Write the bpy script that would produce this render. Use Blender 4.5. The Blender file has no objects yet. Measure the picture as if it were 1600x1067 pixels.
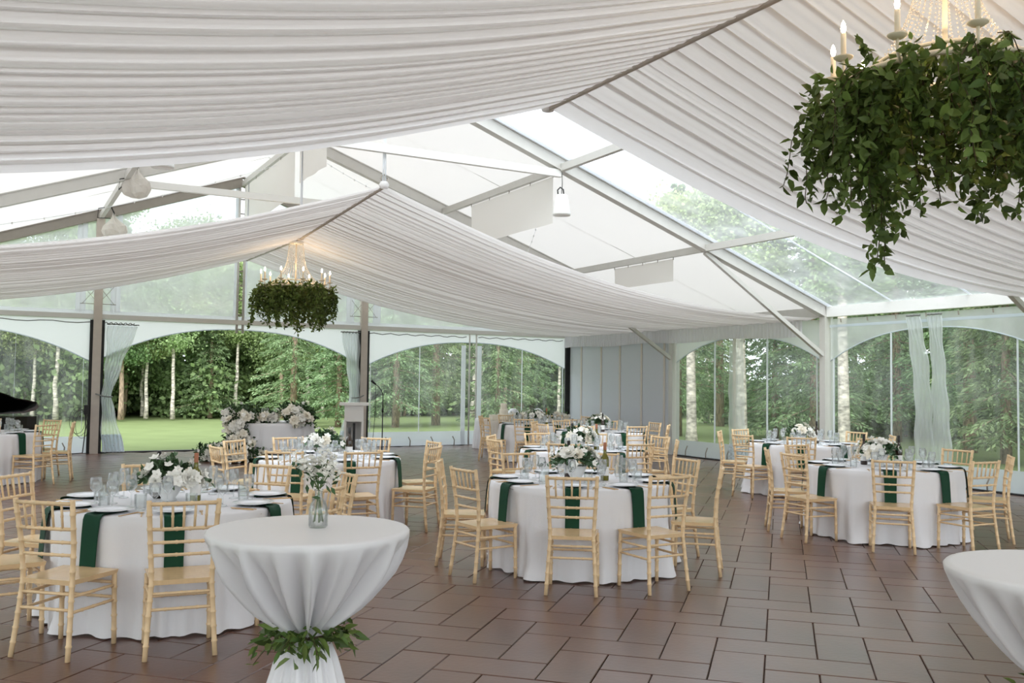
import bpy, math, random
import numpy as np
from mathutils import Vector, Matrix

# ------------------------------------------------------------------ camera, sky, exposure
SC = bpy.context.scene
COL = SC.collection
CAM = Vector((-4.9168, -22.1622, 1.6386))
FWD = Vector((0.48223, 0.87489, 0.04485)); RGT = Vector((0.87541, -0.48320, 0.01322)); UPV = Vector((-0.03324, -0.03289, 0.99891))
cd = bpy.data.cameras.new('camera'); cam = bpy.data.objects.new('camera', cd); COL.objects.link(cam)
cd.sensor_width = 36.0; cd.lens = 32.73; cd.clip_end = 500
m = Matrix((RGT, UPV, -FWD)).transposed().to_4x4(); m.translation = CAM
cam.matrix_world = m
SC.camera = cam

world = bpy.data.worlds.new('overcast_sky'); SC.world = world; world.use_nodes = True
wn, wl = world.node_tree.nodes, world.node_tree.links
wn.clear()
wo = wn.new('ShaderNodeOutputWorld'); wb = wn.new('ShaderNodeBackground')
wt = wn.new('ShaderNodeTexCoord'); wz = wn.new('ShaderNodeTexNoise'); wr = wn.new('ShaderNodeValToRGB')
wz.inputs['Scale'].default_value = 2.2; wz.inputs['Detail'].default_value = 5
wr.color_ramp.elements[0].position = 0.3; wr.color_ramp.elements[0].color = (0.80, 0.88, 1.0, 1)
wr.color_ramp.elements[1].position = 0.75; wr.color_ramp.elements[1].color = (0.96, 0.98, 1.0, 1)
wl.new(wt.outputs['Generated'], wz.inputs['Vector']); wl.new(wz.outputs['Fac'], wr.inputs['Fac'])
wl.new(wr.outputs['Color'], wb.inputs['Color']); wb.inputs['Strength'].default_value = 1.15
wl.new(wb.outputs['Background'], wo.inputs['Surface'])
sun = bpy.data.lights.new('sun_through_cloud', 'SUN'); sun.energy = 1.7; sun.angle = math.radians(60); sun.color = (1.0, 0.99, 0.97)
suno = bpy.data.objects.new('sun_through_cloud', sun); COL.objects.link(suno)
suno.rotation_euler = Vector((0.50, 0.62, -0.60)).to_track_quat('-Z', 'Y').to_euler()
SC.view_settings.view_transform = 'Standard'; SC.view_settings.look = 'None'
SC.view_settings.gamma = 1.0; SC.view_settings.use_curve_mapping = False
SC.view_settings.exposure = 1.25
SC.cycles.max_bounces = 10; SC.cycles.diffuse_bounces = 5; SC.cycles.transparent_max_bounces = 32
SC.cycles.sample_clamp_indirect = 6.0

# ------------------------------------------------------------------ helpers
PI = math.pi
def srgb(r, g, b):
    f = lambda c: (c/255/12.92) if c <= 10 else ((c/255+0.055)/1.055)**2.4
    return (f(r), f(g), f(b), 1)

MATS = {}
def base_mat(name):
    mt = bpy.data.materials.new(name); mt.use_nodes = True
    MATS[name] = mt
    return mt, mt.node_tree.nodes, mt.node_tree.links
def mat(name, col, rough=0.5, metal=0.0, spec=0.5, noise=0.0, nscale=8.0, bump=0.0, bscale=40.0, sheen=0.0, rnd=0.0, stretch=None):
    mt, n, l = base_mat(name)
    b = n['Principled BSDF']
    if name == 'paver': b.inputs['Coat Weight'].default_value = 0.45; b.inputs['Coat Roughness'].default_value = 0.34
    b.inputs['Base Color'].default_value = col; b.inputs['Roughness'].default_value = rough
    b.inputs['Metallic'].default_value = metal; b.inputs['Specular IOR Level'].default_value = spec
    if sheen: b.inputs['Sheen Weight'].default_value = sheen
    tc = n.new('ShaderNodeTexCoord')
    src = tc.outputs['Object']
    if stretch:
        mp = n.new('ShaderNodeMapping'); mp.inputs['Scale'].default_value = stretch
        l.new(src, mp.inputs['Vector']); src = mp.outputs['Vector']
    if noise or rnd:
        hv = n.new('ShaderNodeHueSaturation'); hv.inputs['Color'].default_value = col
        add = n.new('ShaderNodeMath'); add.operation = 'MULTIPLY_ADD'
        t = n.new('ShaderNodeTexNoise'); t.inputs['Scale'].default_value = nscale; t.inputs['Detail'].default_value = 4
        l.new(src, t.inputs['Vector'])
        l.new(t.outputs['Fac'], add.inputs[0]); add.inputs[1].default_value = 2*noise; add.inputs[2].default_value = 1-noise
        out = add.outputs[0]
        if rnd:
            oi = n.new('ShaderNodeObjectInfo'); ge = n.new('ShaderNodeNewGeometry')
            s = n.new('ShaderNodeMath'); s.operation = 'ADD'; l.new(oi.outputs['Random'], s.inputs[0]); l.new(ge.outputs['Random Per Island'], s.inputs[1])
            fr = n.new('ShaderNodeMath'); fr.operation = 'FRACT'; l.new(s.outputs[0], fr.inputs[0])
            k = n.new('ShaderNodeMath'); k.operation = 'MULTIPLY_ADD'; l.new(fr.outputs[0], k.inputs[0]); k.inputs[1].default_value = 2*rnd; k.inputs[2].default_value = 1-rnd
            mu = n.new('ShaderNodeMath'); mu.operation = 'MULTIPLY'; l.new(k.outputs[0], mu.inputs[0]); l.new(out, mu.inputs[1]); out = mu.outputs[0]
        l.new(out, hv.inputs['Value']); l.new(hv.outputs['Color'], b.inputs['Base Color'])
    if bump:
        t2 = n.new('ShaderNodeTexNoise'); t2.inputs['Scale'].default_value = bscale; t2.inputs['Detail'].default_value = 3
        l.new(src, t2.inputs['Vector'])
        bp = n.new('ShaderNodeBump'); bp.inputs['Strength'].default_value = bump; bp.inputs['Distance'].default_value = 0.01
        l.new(t2.outputs['Fac'], bp.inputs['Height']); l.new(bp.outputs['Normal'], b.inputs['Normal'])
    return mt
def fabric(name, col, trans, rough=0.8, sheen=0.0, bump=0.0, bscale=300):
    """cloth that lets part of the light through"""
    mt, n, l = base_mat(name)
    b = n['Principled BSDF']; b.inputs['Base Color'].default_value = col; b.inputs['Roughness'].default_value = rough
    b.inputs['Specular IOR Level'].default_value = 0.25
    if sheen: b.inputs['Sheen Weight'].default_value = sheen
    if bump:
        tc = n.new('ShaderNodeTexCoord'); t2 = n.new('ShaderNodeTexNoise'); t2.inputs['Scale'].default_value = bscale
        l.new(tc.outputs['Object'], t2.inputs['Vector'])
        bp = n.new('ShaderNodeBump'); bp.inputs['Strength'].default_value = bump; bp.inputs['Distance'].default_value = 0.005
        l.new(t2.outputs['Fac'], bp.inputs['Height']); l.new(bp.outputs['Normal'], b.inputs['Normal'])
    tr = n.new('ShaderNodeBsdfTranslucent'); tr.inputs['Color'].default_value = col
    mx = n.new('ShaderNodeMixShader'); mx.inputs['Fac'].default_value = trans
    l.new(b.outputs[0], mx.inputs[1]); l.new(tr.outputs[0], mx.inputs[2])
    l.new(mx.outputs[0], n['Material Output'].inputs['Surface'])
    return mt
def leafmat(name, col, trans=0.3, var=0.45, hue=0.03, rough=0.5):
    mt, n, l = base_mat(name)
    b = n['Principled BSDF']; b.inputs['Roughness'].default_value = rough; b.inputs['Specular IOR Level'].default_value = 0.3
    ge = n.new('ShaderNodeNewGeometry'); oi = n.new('ShaderNodeObjectInfo')
    s = n.new('ShaderNodeMath'); s.operation = 'ADD'; l.new(oi.outputs['Random'], s.inputs[0]); l.new(ge.outputs['Random Per Island'], s.inputs[1])
    fr = n.new('ShaderNodeMath'); fr.operation = 'FRACT'; l.new(s.outputs[0], fr.inputs[0])
    hv = n.new('ShaderNodeHueSaturation'); hv.inputs['Color'].default_value = col
    k = n.new('ShaderNodeMath'); k.operation = 'MULTIPLY_ADD'; l.new(fr.outputs[0], k.inputs[0]); k.inputs[1].default_value = 2*var; k.inputs[2].default_value = 1-var
    l.new(k.outputs[0], hv.inputs['Value'])
    h = n.new('ShaderNodeMath'); h.operation = 'MULTIPLY_ADD'; l.new(oi.outputs['Random'], h.inputs[0]); h.inputs[1].default_value = 2*hue; h.inputs[2].default_value = 0.5-hue
    l.new(h.outputs[0], hv.inputs['Hue'])
    l.new(hv.outputs['Color'], b.inputs['Base Color'])
    tr = n.new('ShaderNodeBsdfTranslucent'); l.new(hv.outputs['Color'], tr.inputs['Color'])
    mx = n.new('ShaderNodeMixShader'); mx.inputs['Fac'].default_value = trans
    l.new(b.outputs[0], mx.inputs[1]); l.new(tr.outputs[0], mx.inputs[2])
    l.new(mx.outputs[0], n['Material Output'].inputs['Surface'])
    return mt
def clearmat(name, tint, haze, gloss=0.05, rough=0.12, streak=0.0):
    """thin clear sheet: see-through, a little glossy, a little milky"""
    mt, n, l = base_mat(name)
    n.remove(n['Principled BSDF'])
    tr = n.new('ShaderNodeBsdfTransparent'); tr.inputs['Color'].default_value = tint
    gl = n.new('ShaderNodeBsdfGlossy'); gl.inputs['Roughness'].default_value = rough
    lw = n.new('ShaderNodeLayerWeight'); lw.inputs['Blend'].default_value = 0.25
    ma = n.new('ShaderNodeMath'); ma.operation = 'MULTIPLY_ADD'; l.new(lw.outputs['Fresnel'], ma.inputs[0]); ma.inputs[1].default_value = 0.6; ma.inputs[2].default_value = gloss*0.3
    m1 = n.new('ShaderNodeMixShader'); l.new(ma.outputs[0], m1.inputs['Fac']); l.new(tr.outputs[0], m1.inputs[1]); l.new(gl.outputs[0], m1.inputs[2])
    df = n.new('ShaderNodeBsdfDiffuse'); df.inputs['Color'].default_value = (0.9, 0.93, 0.94, 1)
    tl = n.new('ShaderNodeBsdfTranslucent'); tl.inputs['Color'].default_value = (0.9, 0.93, 0.94, 1)
    m2 = n.new('ShaderNodeMixShader'); m2.inputs['Fac'].default_value = 0.5; l.new(df.outputs[0], m2.inputs[1]); l.new(tl.outputs[0], m2.inputs[2])
    m3 = n.new('ShaderNodeMixShader'); m3.inputs['Fac'].default_value = haze
    if streak:
        tc = n.new('ShaderNodeTexCoord'); mp = n.new('ShaderNodeMapping'); mp.inputs['Scale'].default_value = (3, 3, 0.6) if name == 'clear_wall' else (1, 1, 1)
        mp.inputs['Rotation'].default_value = (0.15, 0.1, 0)
        t = n.new('ShaderNodeTexNoise'); t.inputs['Scale'].default_value = 2.0; t.inputs['Detail'].default_value = 5
        l.new(tc.outputs['Object'], mp.inputs['Vector']); l.new(mp.outputs['Vector'], t.inputs['Vector'])
        rp = n.new('ShaderNodeMapRange'); rp.inputs['From Min'].default_value = 0.4; rp.inputs['From Max'].default_value = 0.75
        rp.inputs['To Min'].default_value = haze*(1-streak*0.6); rp.inputs['To Max'].default_value = haze*(1+streak)
        l.new(t.outputs['Fac'], rp.inputs['Value']); l.new(rp.outputs['Result'], m3.inputs['Fac'])
    l.new(m1.outputs[0], m3.inputs[1]); l.new(m2.outputs[0], m3.inputs[2])
    l.new(m3.outputs[0], n['Material Output'].inputs['Surface'])
    return mt
def emit(name, col, s):
    mt, n, l = base_mat(name); b = n['Principled BSDF']
    b.inputs['Base Color'].default_value = col; b.inputs['Emission Color'].default_value = col; b.inputs['Emission Strength'].default_value = s
    return mt

class MB:
    """collects faces, links them as ONE mesh object"""
    def __init__(s): s.v = []; s.f = []
    def add(s, vs, fs):
        o = len(s.v); s.v += [tuple(p) for p in vs]; s.f += [tuple(i+o for i in f) for f in fs]; return s
    def box(s, a, b):
        x0, y0, z0 = a; x1, y1, z1 = b
        return s.add([(x0,y0,z0),(x1,y0,z0),(x1,y1,z0),(x0,y1,z0),(x0,y0,z1),(x1,y0,z1),(x1,y1,z1),(x0,y1,z1)],
                     [(0,3,2,1),(4,5,6,7),(0,1,5,4),(1,2,6,5),(2,3,7,6),(3,0,4,7)])
    def beam(s, p, q, w, h, up=(0,0,1)):
        p, q = Vector(p), Vector(q); d = (q-p).normalized(); u = Vector(up)
        r = d.cross(u)
        if r.length < 1e-4: r = d.cross(Vector((1,0,0)))
        r.normalize(); u = r.cross(d).normalized()
        vs = [c + r*sx*w/2 + u*sy*h/2 for c in (p, q) for sx, sy in ((-1,-1),(1,-1),(1,1),(-1,1))]
        return s.add(vs, [(0,1,2,3),(7,6,5,4),(0,4,5,1),(1,5,6,2),(2,6,7,3),(3,7,4,0)])
    def tube(s, path, rad, seg=8, cap=True):
        path = [Vector(p) for p in path]; n = len(path)
        rad = rad if hasattr(rad, '__len__') else [rad]*n
        vs = []; ref = None
        for i, p in enumerate(path):
            d = (path[min(i+1, n-1)] - path[max(i-1, 0)]).normalized()
            if ref is None: ref = Vector((1,0,0)) if abs(d.x) < 0.9 else Vector((0,1,0))
            r = (ref - d*ref.dot(d)).normalized(); ref = r; t = d.cross(r)
            for k in range(seg):
                a = 2*PI*k/seg; vs.append(p + (r*math.cos(a) + t*math.sin(a))*rad[i])
        fs = [(i*seg+k, i*seg+(k+1)%seg, (i+1)*seg+(k+1)%seg, (i+1)*seg+k) for i in range(n-1) for k in range(seg)]
        if cap: fs += [tuple(range(seg-1, -1, -1)), tuple((n-1)*seg+k for k in range(seg))]
        return s.add(vs, fs)
    def lathe(s, prof, seg=20, c=(0,0,0)):
        vs = [(c[0]+r*math.cos(2*PI*k/seg), c[1]+r*math.sin(2*PI*k/seg), c[2]+z) for r, z in prof for k in range(seg)]
        n = len(prof)
        fs = [(i*seg+k, i*seg+(k+1)%seg, (i+1)*seg+(k+1)%seg, (i+1)*seg+k) for i in range(n-1) for k in range(seg)]
        return s.add(vs, fs)
    def grid(s, fn, nu, nv, closed=False):
        vs = [fn(i/nu, j/nv) for j in range(nv+1) for i in range(nu if closed else nu+1)]
        w = nu if closed else nu+1
        fs = [(j*w+i, j*w+(i+1)%w, (j+1)*w+(i+1)%w, (j+1)*w+i) for j in range(nv) for i in range(nu)]
        return s.add(vs, fs)
    def prism(s, poly, z0, z1):
        n = len(poly)
        return s.add([(x,y,z0) for x,y in poly]+[(x,y,z1) for x,y in poly],
                     [tuple(range(n-1,-1,-1)), tuple(range(n,2*n))]+[(i,(i+1)%n,n+(i+1)%n,n+i) for i in range(n)])
    def mesh(s, name, mt, smooth=True):
        me = bpy.data.meshes.new(name); me.from_pydata(s.v, [], s.f)
        me.materials.append(MATS[mt])
        if smooth: me.shade_smooth() if False else me.polygons.foreach_set('use_smooth', [True]*len(me.polygons))
        me.update(); return me
    def build(s, name, mt, parent=None, smooth=False):
        return link(name, s.mesh(name, mt, smooth), parent)
def link(name, me, parent=None, loc=None, rot=None, scale=None):
    o = bpy.data.objects.new(name, me); COL.objects.link(o)
    if parent: o.parent = parent
    if loc is not None: o.location = loc
    if rot is not None: o.rotation_euler = rot
    if scale is not None: o.scale = scale if hasattr(scale, '__len__') else (scale,)*3
    return o
def npmesh(name, V, Fq, mt, smooth=False):
    """fast mesh from arrays"""
    me = bpy.data.meshes.new(name)
    k = Fq.shape[1]
    me.vertices.add(len(V)); me.vertices.foreach_set('co', V.astype(np.float32).ravel())
    me.loops.add(Fq.size); me.loops.foreach_set('vertex_index', Fq.astype(np.int32).ravel())
    me.polygons.add(len(Fq)); me.polygons.foreach_set('loop_start', np.arange(0, Fq.size, k, dtype=np.int32))
    if smooth: me.polygons.foreach_set('use_smooth', np.ones(len(Fq), dtype=bool))
    me.update(calc_edges=True); me.materials.append(MATS[mt]); return me
def leaves(rng, P, D, size, aspect=0.5, fold=0.25):
    """many folded leaves: arrays P (positions), D (axis directions)"""
    N = len(P); D = D/np.linalg.norm(D, axis=1, keepdims=True)
    r = rng.normal(size=(N,3)); S = np.cross(D, r); S /= np.linalg.norm(S, axis=1, keepdims=True)+1e-9
    Nn = np.cross(S, D)
    L = (size*rng.uniform(0.7, 1.3, N))[:, None]; w = L*aspect/2
    b = P; t = P+D*L; mid = P+D*L*0.42
    lft = mid - S*w + Nn*w*fold; rgt = mid + S*w + Nn*w*fold
    V = np.stack([b, rgt, t, lft], 1).reshape(-1, 3)
    i = np.arange(N)*4
    F = np.concatenate([np.stack([i, i+1, i+2], 1), np.stack([i, i+2, i+3], 1)])
    return V, F
def qleaves(rng, P, D, size, aspect=0.5, fold=0.3):
    """rounder leaves of two quads, pointed at the tip and curved down"""
    N = len(P); D = D/np.linalg.norm(D, axis=1, keepdims=True)
    r = rng.normal(size=(N,3)); S = np.cross(D, r); S /= np.linalg.norm(S, axis=1, keepdims=True)+1e-9
    Nn = np.cross(S, D); L = (size*rng.uniform(0.6, 1.3, N))[:, None]; w = L*aspect/2
    pts = [P, P+D*L*0.28+S*w*0.92+Nn*w*fold, P+D*L*0.62+S*w*0.80+Nn*w*fold*0.6, P+D*L-Nn*L*0.10,
           P+D*L*0.62-S*w*0.80+Nn*w*fold*0.6, P+D*L*0.28-S*w*0.92+Nn*w*fold]
    V = np.stack(pts, 1).reshape(-1, 3); i = np.arange(N)*6
    return V, np.concatenate([np.stack([i, i+1, i+2, i+3], 1), np.stack([i, i+3, i+4, i+5], 1)])
def tag(o, label=None, cat=None, group=None, kind=None):
    if label: o['label'] = label
    if cat: o['category'] = cat
    if group: o['group'] = group
    if kind: o['kind'] = kind
    return o
def thing(name, label, cat, loc=(0,0,0), rz=0, group=None, kind=None):
    o = bpy.data.objects.new(name, None); COL.objects.link(o); o.location = loc; o.rotation_euler = (0,0,rz)
    o.empty_display_size = 0.1
    return tag(o, label, cat, group, kind)
def copy_tree(o, parent=None):
    c = o.copy(); COL.objects.link(c)
    if parent: c.parent = parent
    for ch in KIDS.get(o.name, []): copy_tree(ch, c)
    return c
KIDS = {}
def remember(o):
    """children lists for copy_tree"""
    for x in list(bpy.data.objects):
        if x.parent is not None: KIDS.setdefault(x.parent.name, [])
    def rec(p):
        KIDS[p.name] = [x for x in bpy.data.objects if x.parent == p]
        for x in KIDS[p.name]: rec(x)
    KIDS.clear(); rec(o)

# ------------------------------------------------------------------ materials
mat('paver', srgb(93, 61, 48), 0.28, spec=0.5, noise=0.7, nscale=2.2, bump=0.12, bscale=30, rnd=0.14)
mat('joint', srgb(84, 66, 56), 0.9, noise=0.3, nscale=6)
mat('grass', srgb(124, 138, 92), 0.9, spec=0.1, noise=0.22, nscale=0.9, bump=0.8, bscale=25)
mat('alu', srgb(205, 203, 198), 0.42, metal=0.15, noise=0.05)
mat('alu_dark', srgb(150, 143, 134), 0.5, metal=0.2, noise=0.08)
mat('gable_metal', srgb(196, 186, 176), 0.5, metal=0.2, noise=0.1)
mat('white_metal', srgb(236, 236, 233), 0.4)
mat('black_rubber', srgb(26, 26, 27), 0.6)
mat('black_wire', srgb(40, 40, 40), 0.6)
mat('grey_wire', srgb(120, 120, 118), 0.5)
fabric('white_vinyl', srgb(240, 238, 234), 0.25, 0.55)
fabric('header_vinyl', srgb(242, 244, 247), 0.55, 0.5)
fabric('wall_vinyl', srgb(228, 231, 236), 0.34, 0.5)
fabric('skirt_vinyl', srgb(226, 233, 238), 0.5, 0.4)
fabric('drape', srgb(246, 244, 244), 0.54, 0.65)
fabric('valance', srgb(240, 240, 244), 0.35, 0.8)
fabric('linen', srgb(244, 243, 246), 0.12, 0.85, bump=0.25, bscale=180)
fabric('satin', srgb(240, 238, 240), 0.08, 0.38, sheen=0.3)
fabric('beige_linen', srgb(222, 214, 204), 0.1, 0.85)
fabric('napkin', srgb(8, 62, 40), 0.05, 0.6)
mat('drape_pole', srgb(190, 180, 174), 0.5)
clearmat('clear_wall', (0.92, 0.95, 0.94, 1), 0.11, 0.08, 0.1, streak=0.9)
clearmat('clear_gable', (0.93, 0.97, 0.98, 1), 0.62, 0.1, 0.15, streak=0.15)
clearmat('clear_roof', (0.92, 0.95, 0.95, 1), 0.34, 0.05, 0.15, streak=0.4)
clearmat('milky', (0.92, 0.95, 0.95, 1), 0.55, 0.1, 0.2)
clearmat('glass', (0.97, 0.98, 0.98, 1), 0.05, 0.2, 0.03)
clearmat('beads', (0.98, 0.94, 0.88, 1), 0.28, 0.3, 0.1)
mat('wood', srgb(230, 200, 158), 0.36, noise=0.12, nscale=30, spec=0.4, rnd=0.05)
mat('seat_wood', srgb(228, 196, 152), 0.2, noise=0.10, nscale=6, spec=0.6, rnd=0.05, stretch=(6, 1, 1))
mat('porcelain', srgb(238, 240, 245), 0.15)
mat('gold', srgb(214, 176, 120), 0.3, metal=0.8)
mat('vase_white', srgb(238, 238, 238), 0.3)
mat('green_bottle', srgb(104, 100, 22), 0.1, spec=0.8)
mat('brown_bottle', srgb(48, 30, 18), 0.1, spec=0.8)
mat('cork', srgb(170, 112, 84), 0.7)
mat('dark_cap', srgb(24, 20, 20), 0.4)
mat('paper', srgb(236, 234, 232), 0.7)
mat('petal_white', srgb(247, 245, 238), 0.6, rnd=0.04)
mat('petal_cream', srgb(250, 244, 230), 0.6, rnd=0.04)
leafmat('vine_leaf', srgb(98, 120, 62), 0.3, 0.55, 0.02, 0.4)
leafmat('flower_leaf', srgb(66, 92, 58), 0.2, 0.5, 0.02)
leafmat('euca_leaf', srgb(112, 140, 110), 0.2, 0.25, 0.02)
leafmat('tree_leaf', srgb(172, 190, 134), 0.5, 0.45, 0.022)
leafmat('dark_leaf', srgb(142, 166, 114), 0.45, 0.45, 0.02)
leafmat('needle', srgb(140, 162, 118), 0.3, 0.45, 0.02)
mat('stem', srgb(98, 120, 66), 0.6)
mat('birch_bark', srgb(196, 188, 176), 0.85, noise=1.7, nscale=3.5, bump=0.6, bscale=12, stretch=(1, 1, 3))
mat('brown_bark', srgb(160, 140, 120), 0.9, noise=1.5, nscale=6, bump=0.9, bscale=14, stretch=(3, 3, 0.7))
mat('vine_stem', srgb(70, 58, 36), 0.7)
mat('candle', srgb(244, 232, 214), 0.5)
emit('bulb', (1.0, 0.72, 0.42, 1), 26.0)
mat('piano_black', srgb(10, 10, 11), 0.12, spec=0.7)
mat('ivory', srgb(236, 232, 220), 0.3)
mat('lectern_white', srgb(240, 238, 234), 0.45)
mat('mic_black', srgb(18, 18, 19), 0.4)
mat('cake_icing', srgb(240, 232, 216), 0.6)
mat('speaker_white', srgb(242, 242, 240), 0.45)
fabric('plastic_bag', srgb(236, 232, 226), 0.4, 0.3)

# ------------------------------------------------------------------ tent measures (metres)
W2 = 9.145; L = 4.646; H0 = 2.97; HR = 6.18
TR = [-L*i for i in range(7)]                 # truss positions along the tent, 0 = gable end
def rz_(x): return HR - (HR-H0)*abs(x)/W2     # underside line of the rafters

# ------------------------------------------------------------------ ground and floor
g = MB(); N = 60
def gfn(u, v):
    x = -70+160*u; y = -60+150*v
    d = max(abs(x)-10, 0) + max(y-0.6, 0)
    k = min(1, d/12)
    return (x, y, -0.06 + k*(0.10*math.sin(x*0.13)+0.10*math.sin(y*0.17+1)))
g.grid(gfn, 80, 75)
tag(g.build('lawn', 'grass', smooth=True), 'mown green lawn spreading around the tent to the trees', 'lawn', kind='structure')

floor = MB().box((-9.5, -28.2, -0.10), (9.5, 0.25, -0.014)).build('floor', 'joint')
tag(floor, 'brown paver floor laid in herringbone under the tent', 'floor', kind='structure')
U = 0.305; AX = Vector((0.7071, -0.7071)); BX = Vector((-0.7071, -0.7071)); EO = Vector((0.115, -16.999))
def pav_mesh(w, d):
    j = 0.003; b = 0.004; vs = []
    for z, i in ((-0.03, j), (-b, j), (0.0, j+b)):
        vs += [(i, i, z), (w-i, i, z), (w-i, d-i, z), (i, d-i, z)]
    fs = [(8, 9, 10, 11)] + [(r*4+k, r*4+(k+1) % 4, (r+1)*4+(k+1) % 4, (r+1)*4+k) for r in (0, 1) for k in range(4)]
    return vs, fs
ROTP = math.atan2(AX.y, AX.x)                 # local x along AX; local y = -BX side
def pav_place(a, b):                          # unit coordinates -> world
    p = EO + AX*(a-1)*U + BX*(b-1)*U
    return p
cells = []
for i in range(-70, 71):
    for jx in range(-40, 41):
        a0, b0 = i + 2*jx, i - 2*jx
        for kind, (a, b, w, d) in (('h', (a0, b0, 2, 1)), ('v', (a0+2, b0-1, 1, 2))):
            c = pav_place(a+w/2, b+d/2)
            if abs(c.x) > 9.3 or c.y > 0.05 or c.y < -28: continue
            v = Vector((c.x, c.y, 0)) - CAM; dep = v.dot(FWD)
            vis = False
            if dep > 1.5:
                px = 800+1455*v.dot(RGT)/dep; py = 533-1455*v.dot(UPV)/dep
                vis = -30 < px < 1630 and py < 1090
            cells.append((dep if vis else 999, a, b, w, d, kind))
cells.sort(key=lambda c: c[0])
pm = {}
for kind, w, d in (('h', 2, 1), ('v', 1, 2)):
    vs, fs = pav_mesh(w*U, d*U)
    # local frame: x along AX, y along BX  (left-handed, so flip the faces)
    vs = [(AX.x*x+BX.x*y, AX.y*x+BX.y*y, z) for x, y, z in vs]
    pm[kind] = MB().add(vs, [f[::-1] for f in fs])
pme = {k: pm[k].mesh('paver', 'paver', False) for k in pm}
rest = MB(); R0 = random.Random(3)
for n_, (dep, a, b, w, d, kind) in enumerate(cells):
    p = pav_place(a, b); zz = R0.uniform(-0.002, 0.0005)
    if n_ < 300 and dep < 900: link('paver', pme[kind], floor, (p.x, p.y, zz))
    else: rest.add([(x+p.x, y+p.y, z+zz) for x, y, z in pm[kind].v], pm[kind].f)
tag(rest.build('far_pavers', 'paver', floor), kind='stuff')
MB().box((-9.5, 0.05, -0.09), (9.5, 0.25, 0.02)).build('threshold_strip', 'black_rubber', floor)

# ------------------------------------------------------------------ tent frame
TRN = ['at the gable end behind the far drape', 'by the white panelled wall', 'where the clear roof begins', 'above the edge of the near drape', 'over the near chandelier', 'behind the camera', 'at the rear end']
for i, y in enumerate(TR):
    t = thing('tent_truss', 'pale aluminium tent truss ' + TRN[i], 'truss', (0, y, 0), kind='structure')
    for s in (-1, 1):
        MB().box((s*W2-0.11, -0.07, -0.09), (s*W2+0.11, 0.07, H0+0.08)).build('post', 'alu', t)
        MB().box((s*W2-0.17, -0.15, -0.014), (s*W2+0.17, 0.15, 0.012)).build('base_plate', 'alu_dark', t)
        r = MB().beam((s*W2, 0, H0+0.11), (0, 0, HR+0.11), 0.11, 0.20)
        r.beam((s*W2, 0, H0+0.012), (0, 0, HR+0.012), 0.15, 0.02)
        r.beam((s*W2, 0, H0+0.215), (0, 0, HR+0.215), 0.15, 0.02)
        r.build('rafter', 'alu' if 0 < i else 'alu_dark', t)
        if i:
            MB().beam((s*6.1, 0, rz_(6.1)-0.01), (s*(W2-0.1), 0, 2.27), 0.075, 0.075).build('knee_brace', 'alu', t)
    if 0 < i < 4: MB().beam((-3.05, 0, rz_(3.05)-0.03), (3.05, 0, rz_(3.05)-0.03), 0.09, 0.12).build('collar_tie', 'white_metal', t)

ceil = thing('ceiling', 'pitched tent roof of white and clear vinyl panels on aluminium purlins', 'roof', kind='structure')
for b in range(6):
    y0, y1 = TR[b], TR[b+1]
    for px in (-6.1, -3.05, 0, 3.05, 6.1):
        MB().beam((px, y0-0.06, rz_(px)+0.06), (px, y1+0.06, rz_(px)+0.06), 0.08, 0.12).build('purlin', 'alu', ceil)
    for s in (-1, 1):
        MB().beam((s*W2, y0-0.07, H0+0.13), (s*W2, y1+0.07, H0+0.13), 0.14, 0.20).build('eave_beam', 'white_metal' if b > 1 else 'alu', ceil)
        for k in range(3):
            xa, xb = s*k*3.05, s*(k+1)*3.05
            if k == 2: xb = s*(W2+0.1)
            clear = b == 2
            def fn(u, v, xa=xa, xb=xb):
                x = xa+(xb-xa)*u; y = y0+(y1-y0)*v
                return (x, y, rz_(x)+0.235 - 0.03*math.sin(PI*u)*math.sin(PI*v))
            MB().grid(fn, 6, 8).build('roof_panel', 'clear_roof' if clear else 'white_vinyl', ceil, True)
            for q in ((1/3, 2/3) if clear else (0.5,)):
                yy = y0+(y1-y0)*q
                MB().beam((xa, yy, rz_(xa)+0.225-0.0), (xb, yy, rz_(xb)+0.225), 0.05 if clear else 0.012, 0.006).build('seam', 'header_vinyl' if clear else 'alu', ceil)
            if clear:
                for q in (0.024, 0.976):
                    yy = y0+(y1-y0)*q
                    MB().beam((xa, yy, rz_(xa)+0.222), (xb, yy, rz_(xb)+0.222), 0.13, 0.006).build('seam', 'header_vinyl', ceil)

# hanging white baffles under purlins
def baffle(x, ya, yb, h, lab):
    def fn(u, v):
        y = ya+(yb-ya)*u
        return (x+0.012*math.sin(u*14)*v, y, rz_(x)-0.03-h*v)
    t = thing('roof_baffle', lab, 'baffle', (0, 0, 0), kind='structure')
    MB().grid(fn, 20, 4).build('sheet', 'white_vinyl', t, True)
    for y in np.linspace(ya, yb, 5):
        MB().tube([(x, y, rz_(x)), (x, y, rz_(x)-0.05)], 0.008, 5).build('hook', 'alu_dark', t)
baffle(3.05, -9.05, -6.0, 0.78, 'white vinyl sheet hanging from the right upper purlin beside the pendant speaker')
baffle(0, -4.75, -6.4, 0.75, 'short white vinyl sheet hanging below the ridge above the far drape')
baffle(0, -0.25, -4.4, 0.95, 'white vinyl sheet hanging below the ridge next to the gable end')
baffle(6.1, -8.4, -6.5, 0.42, 'low white vinyl sheet under the lower right purlin')

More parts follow.
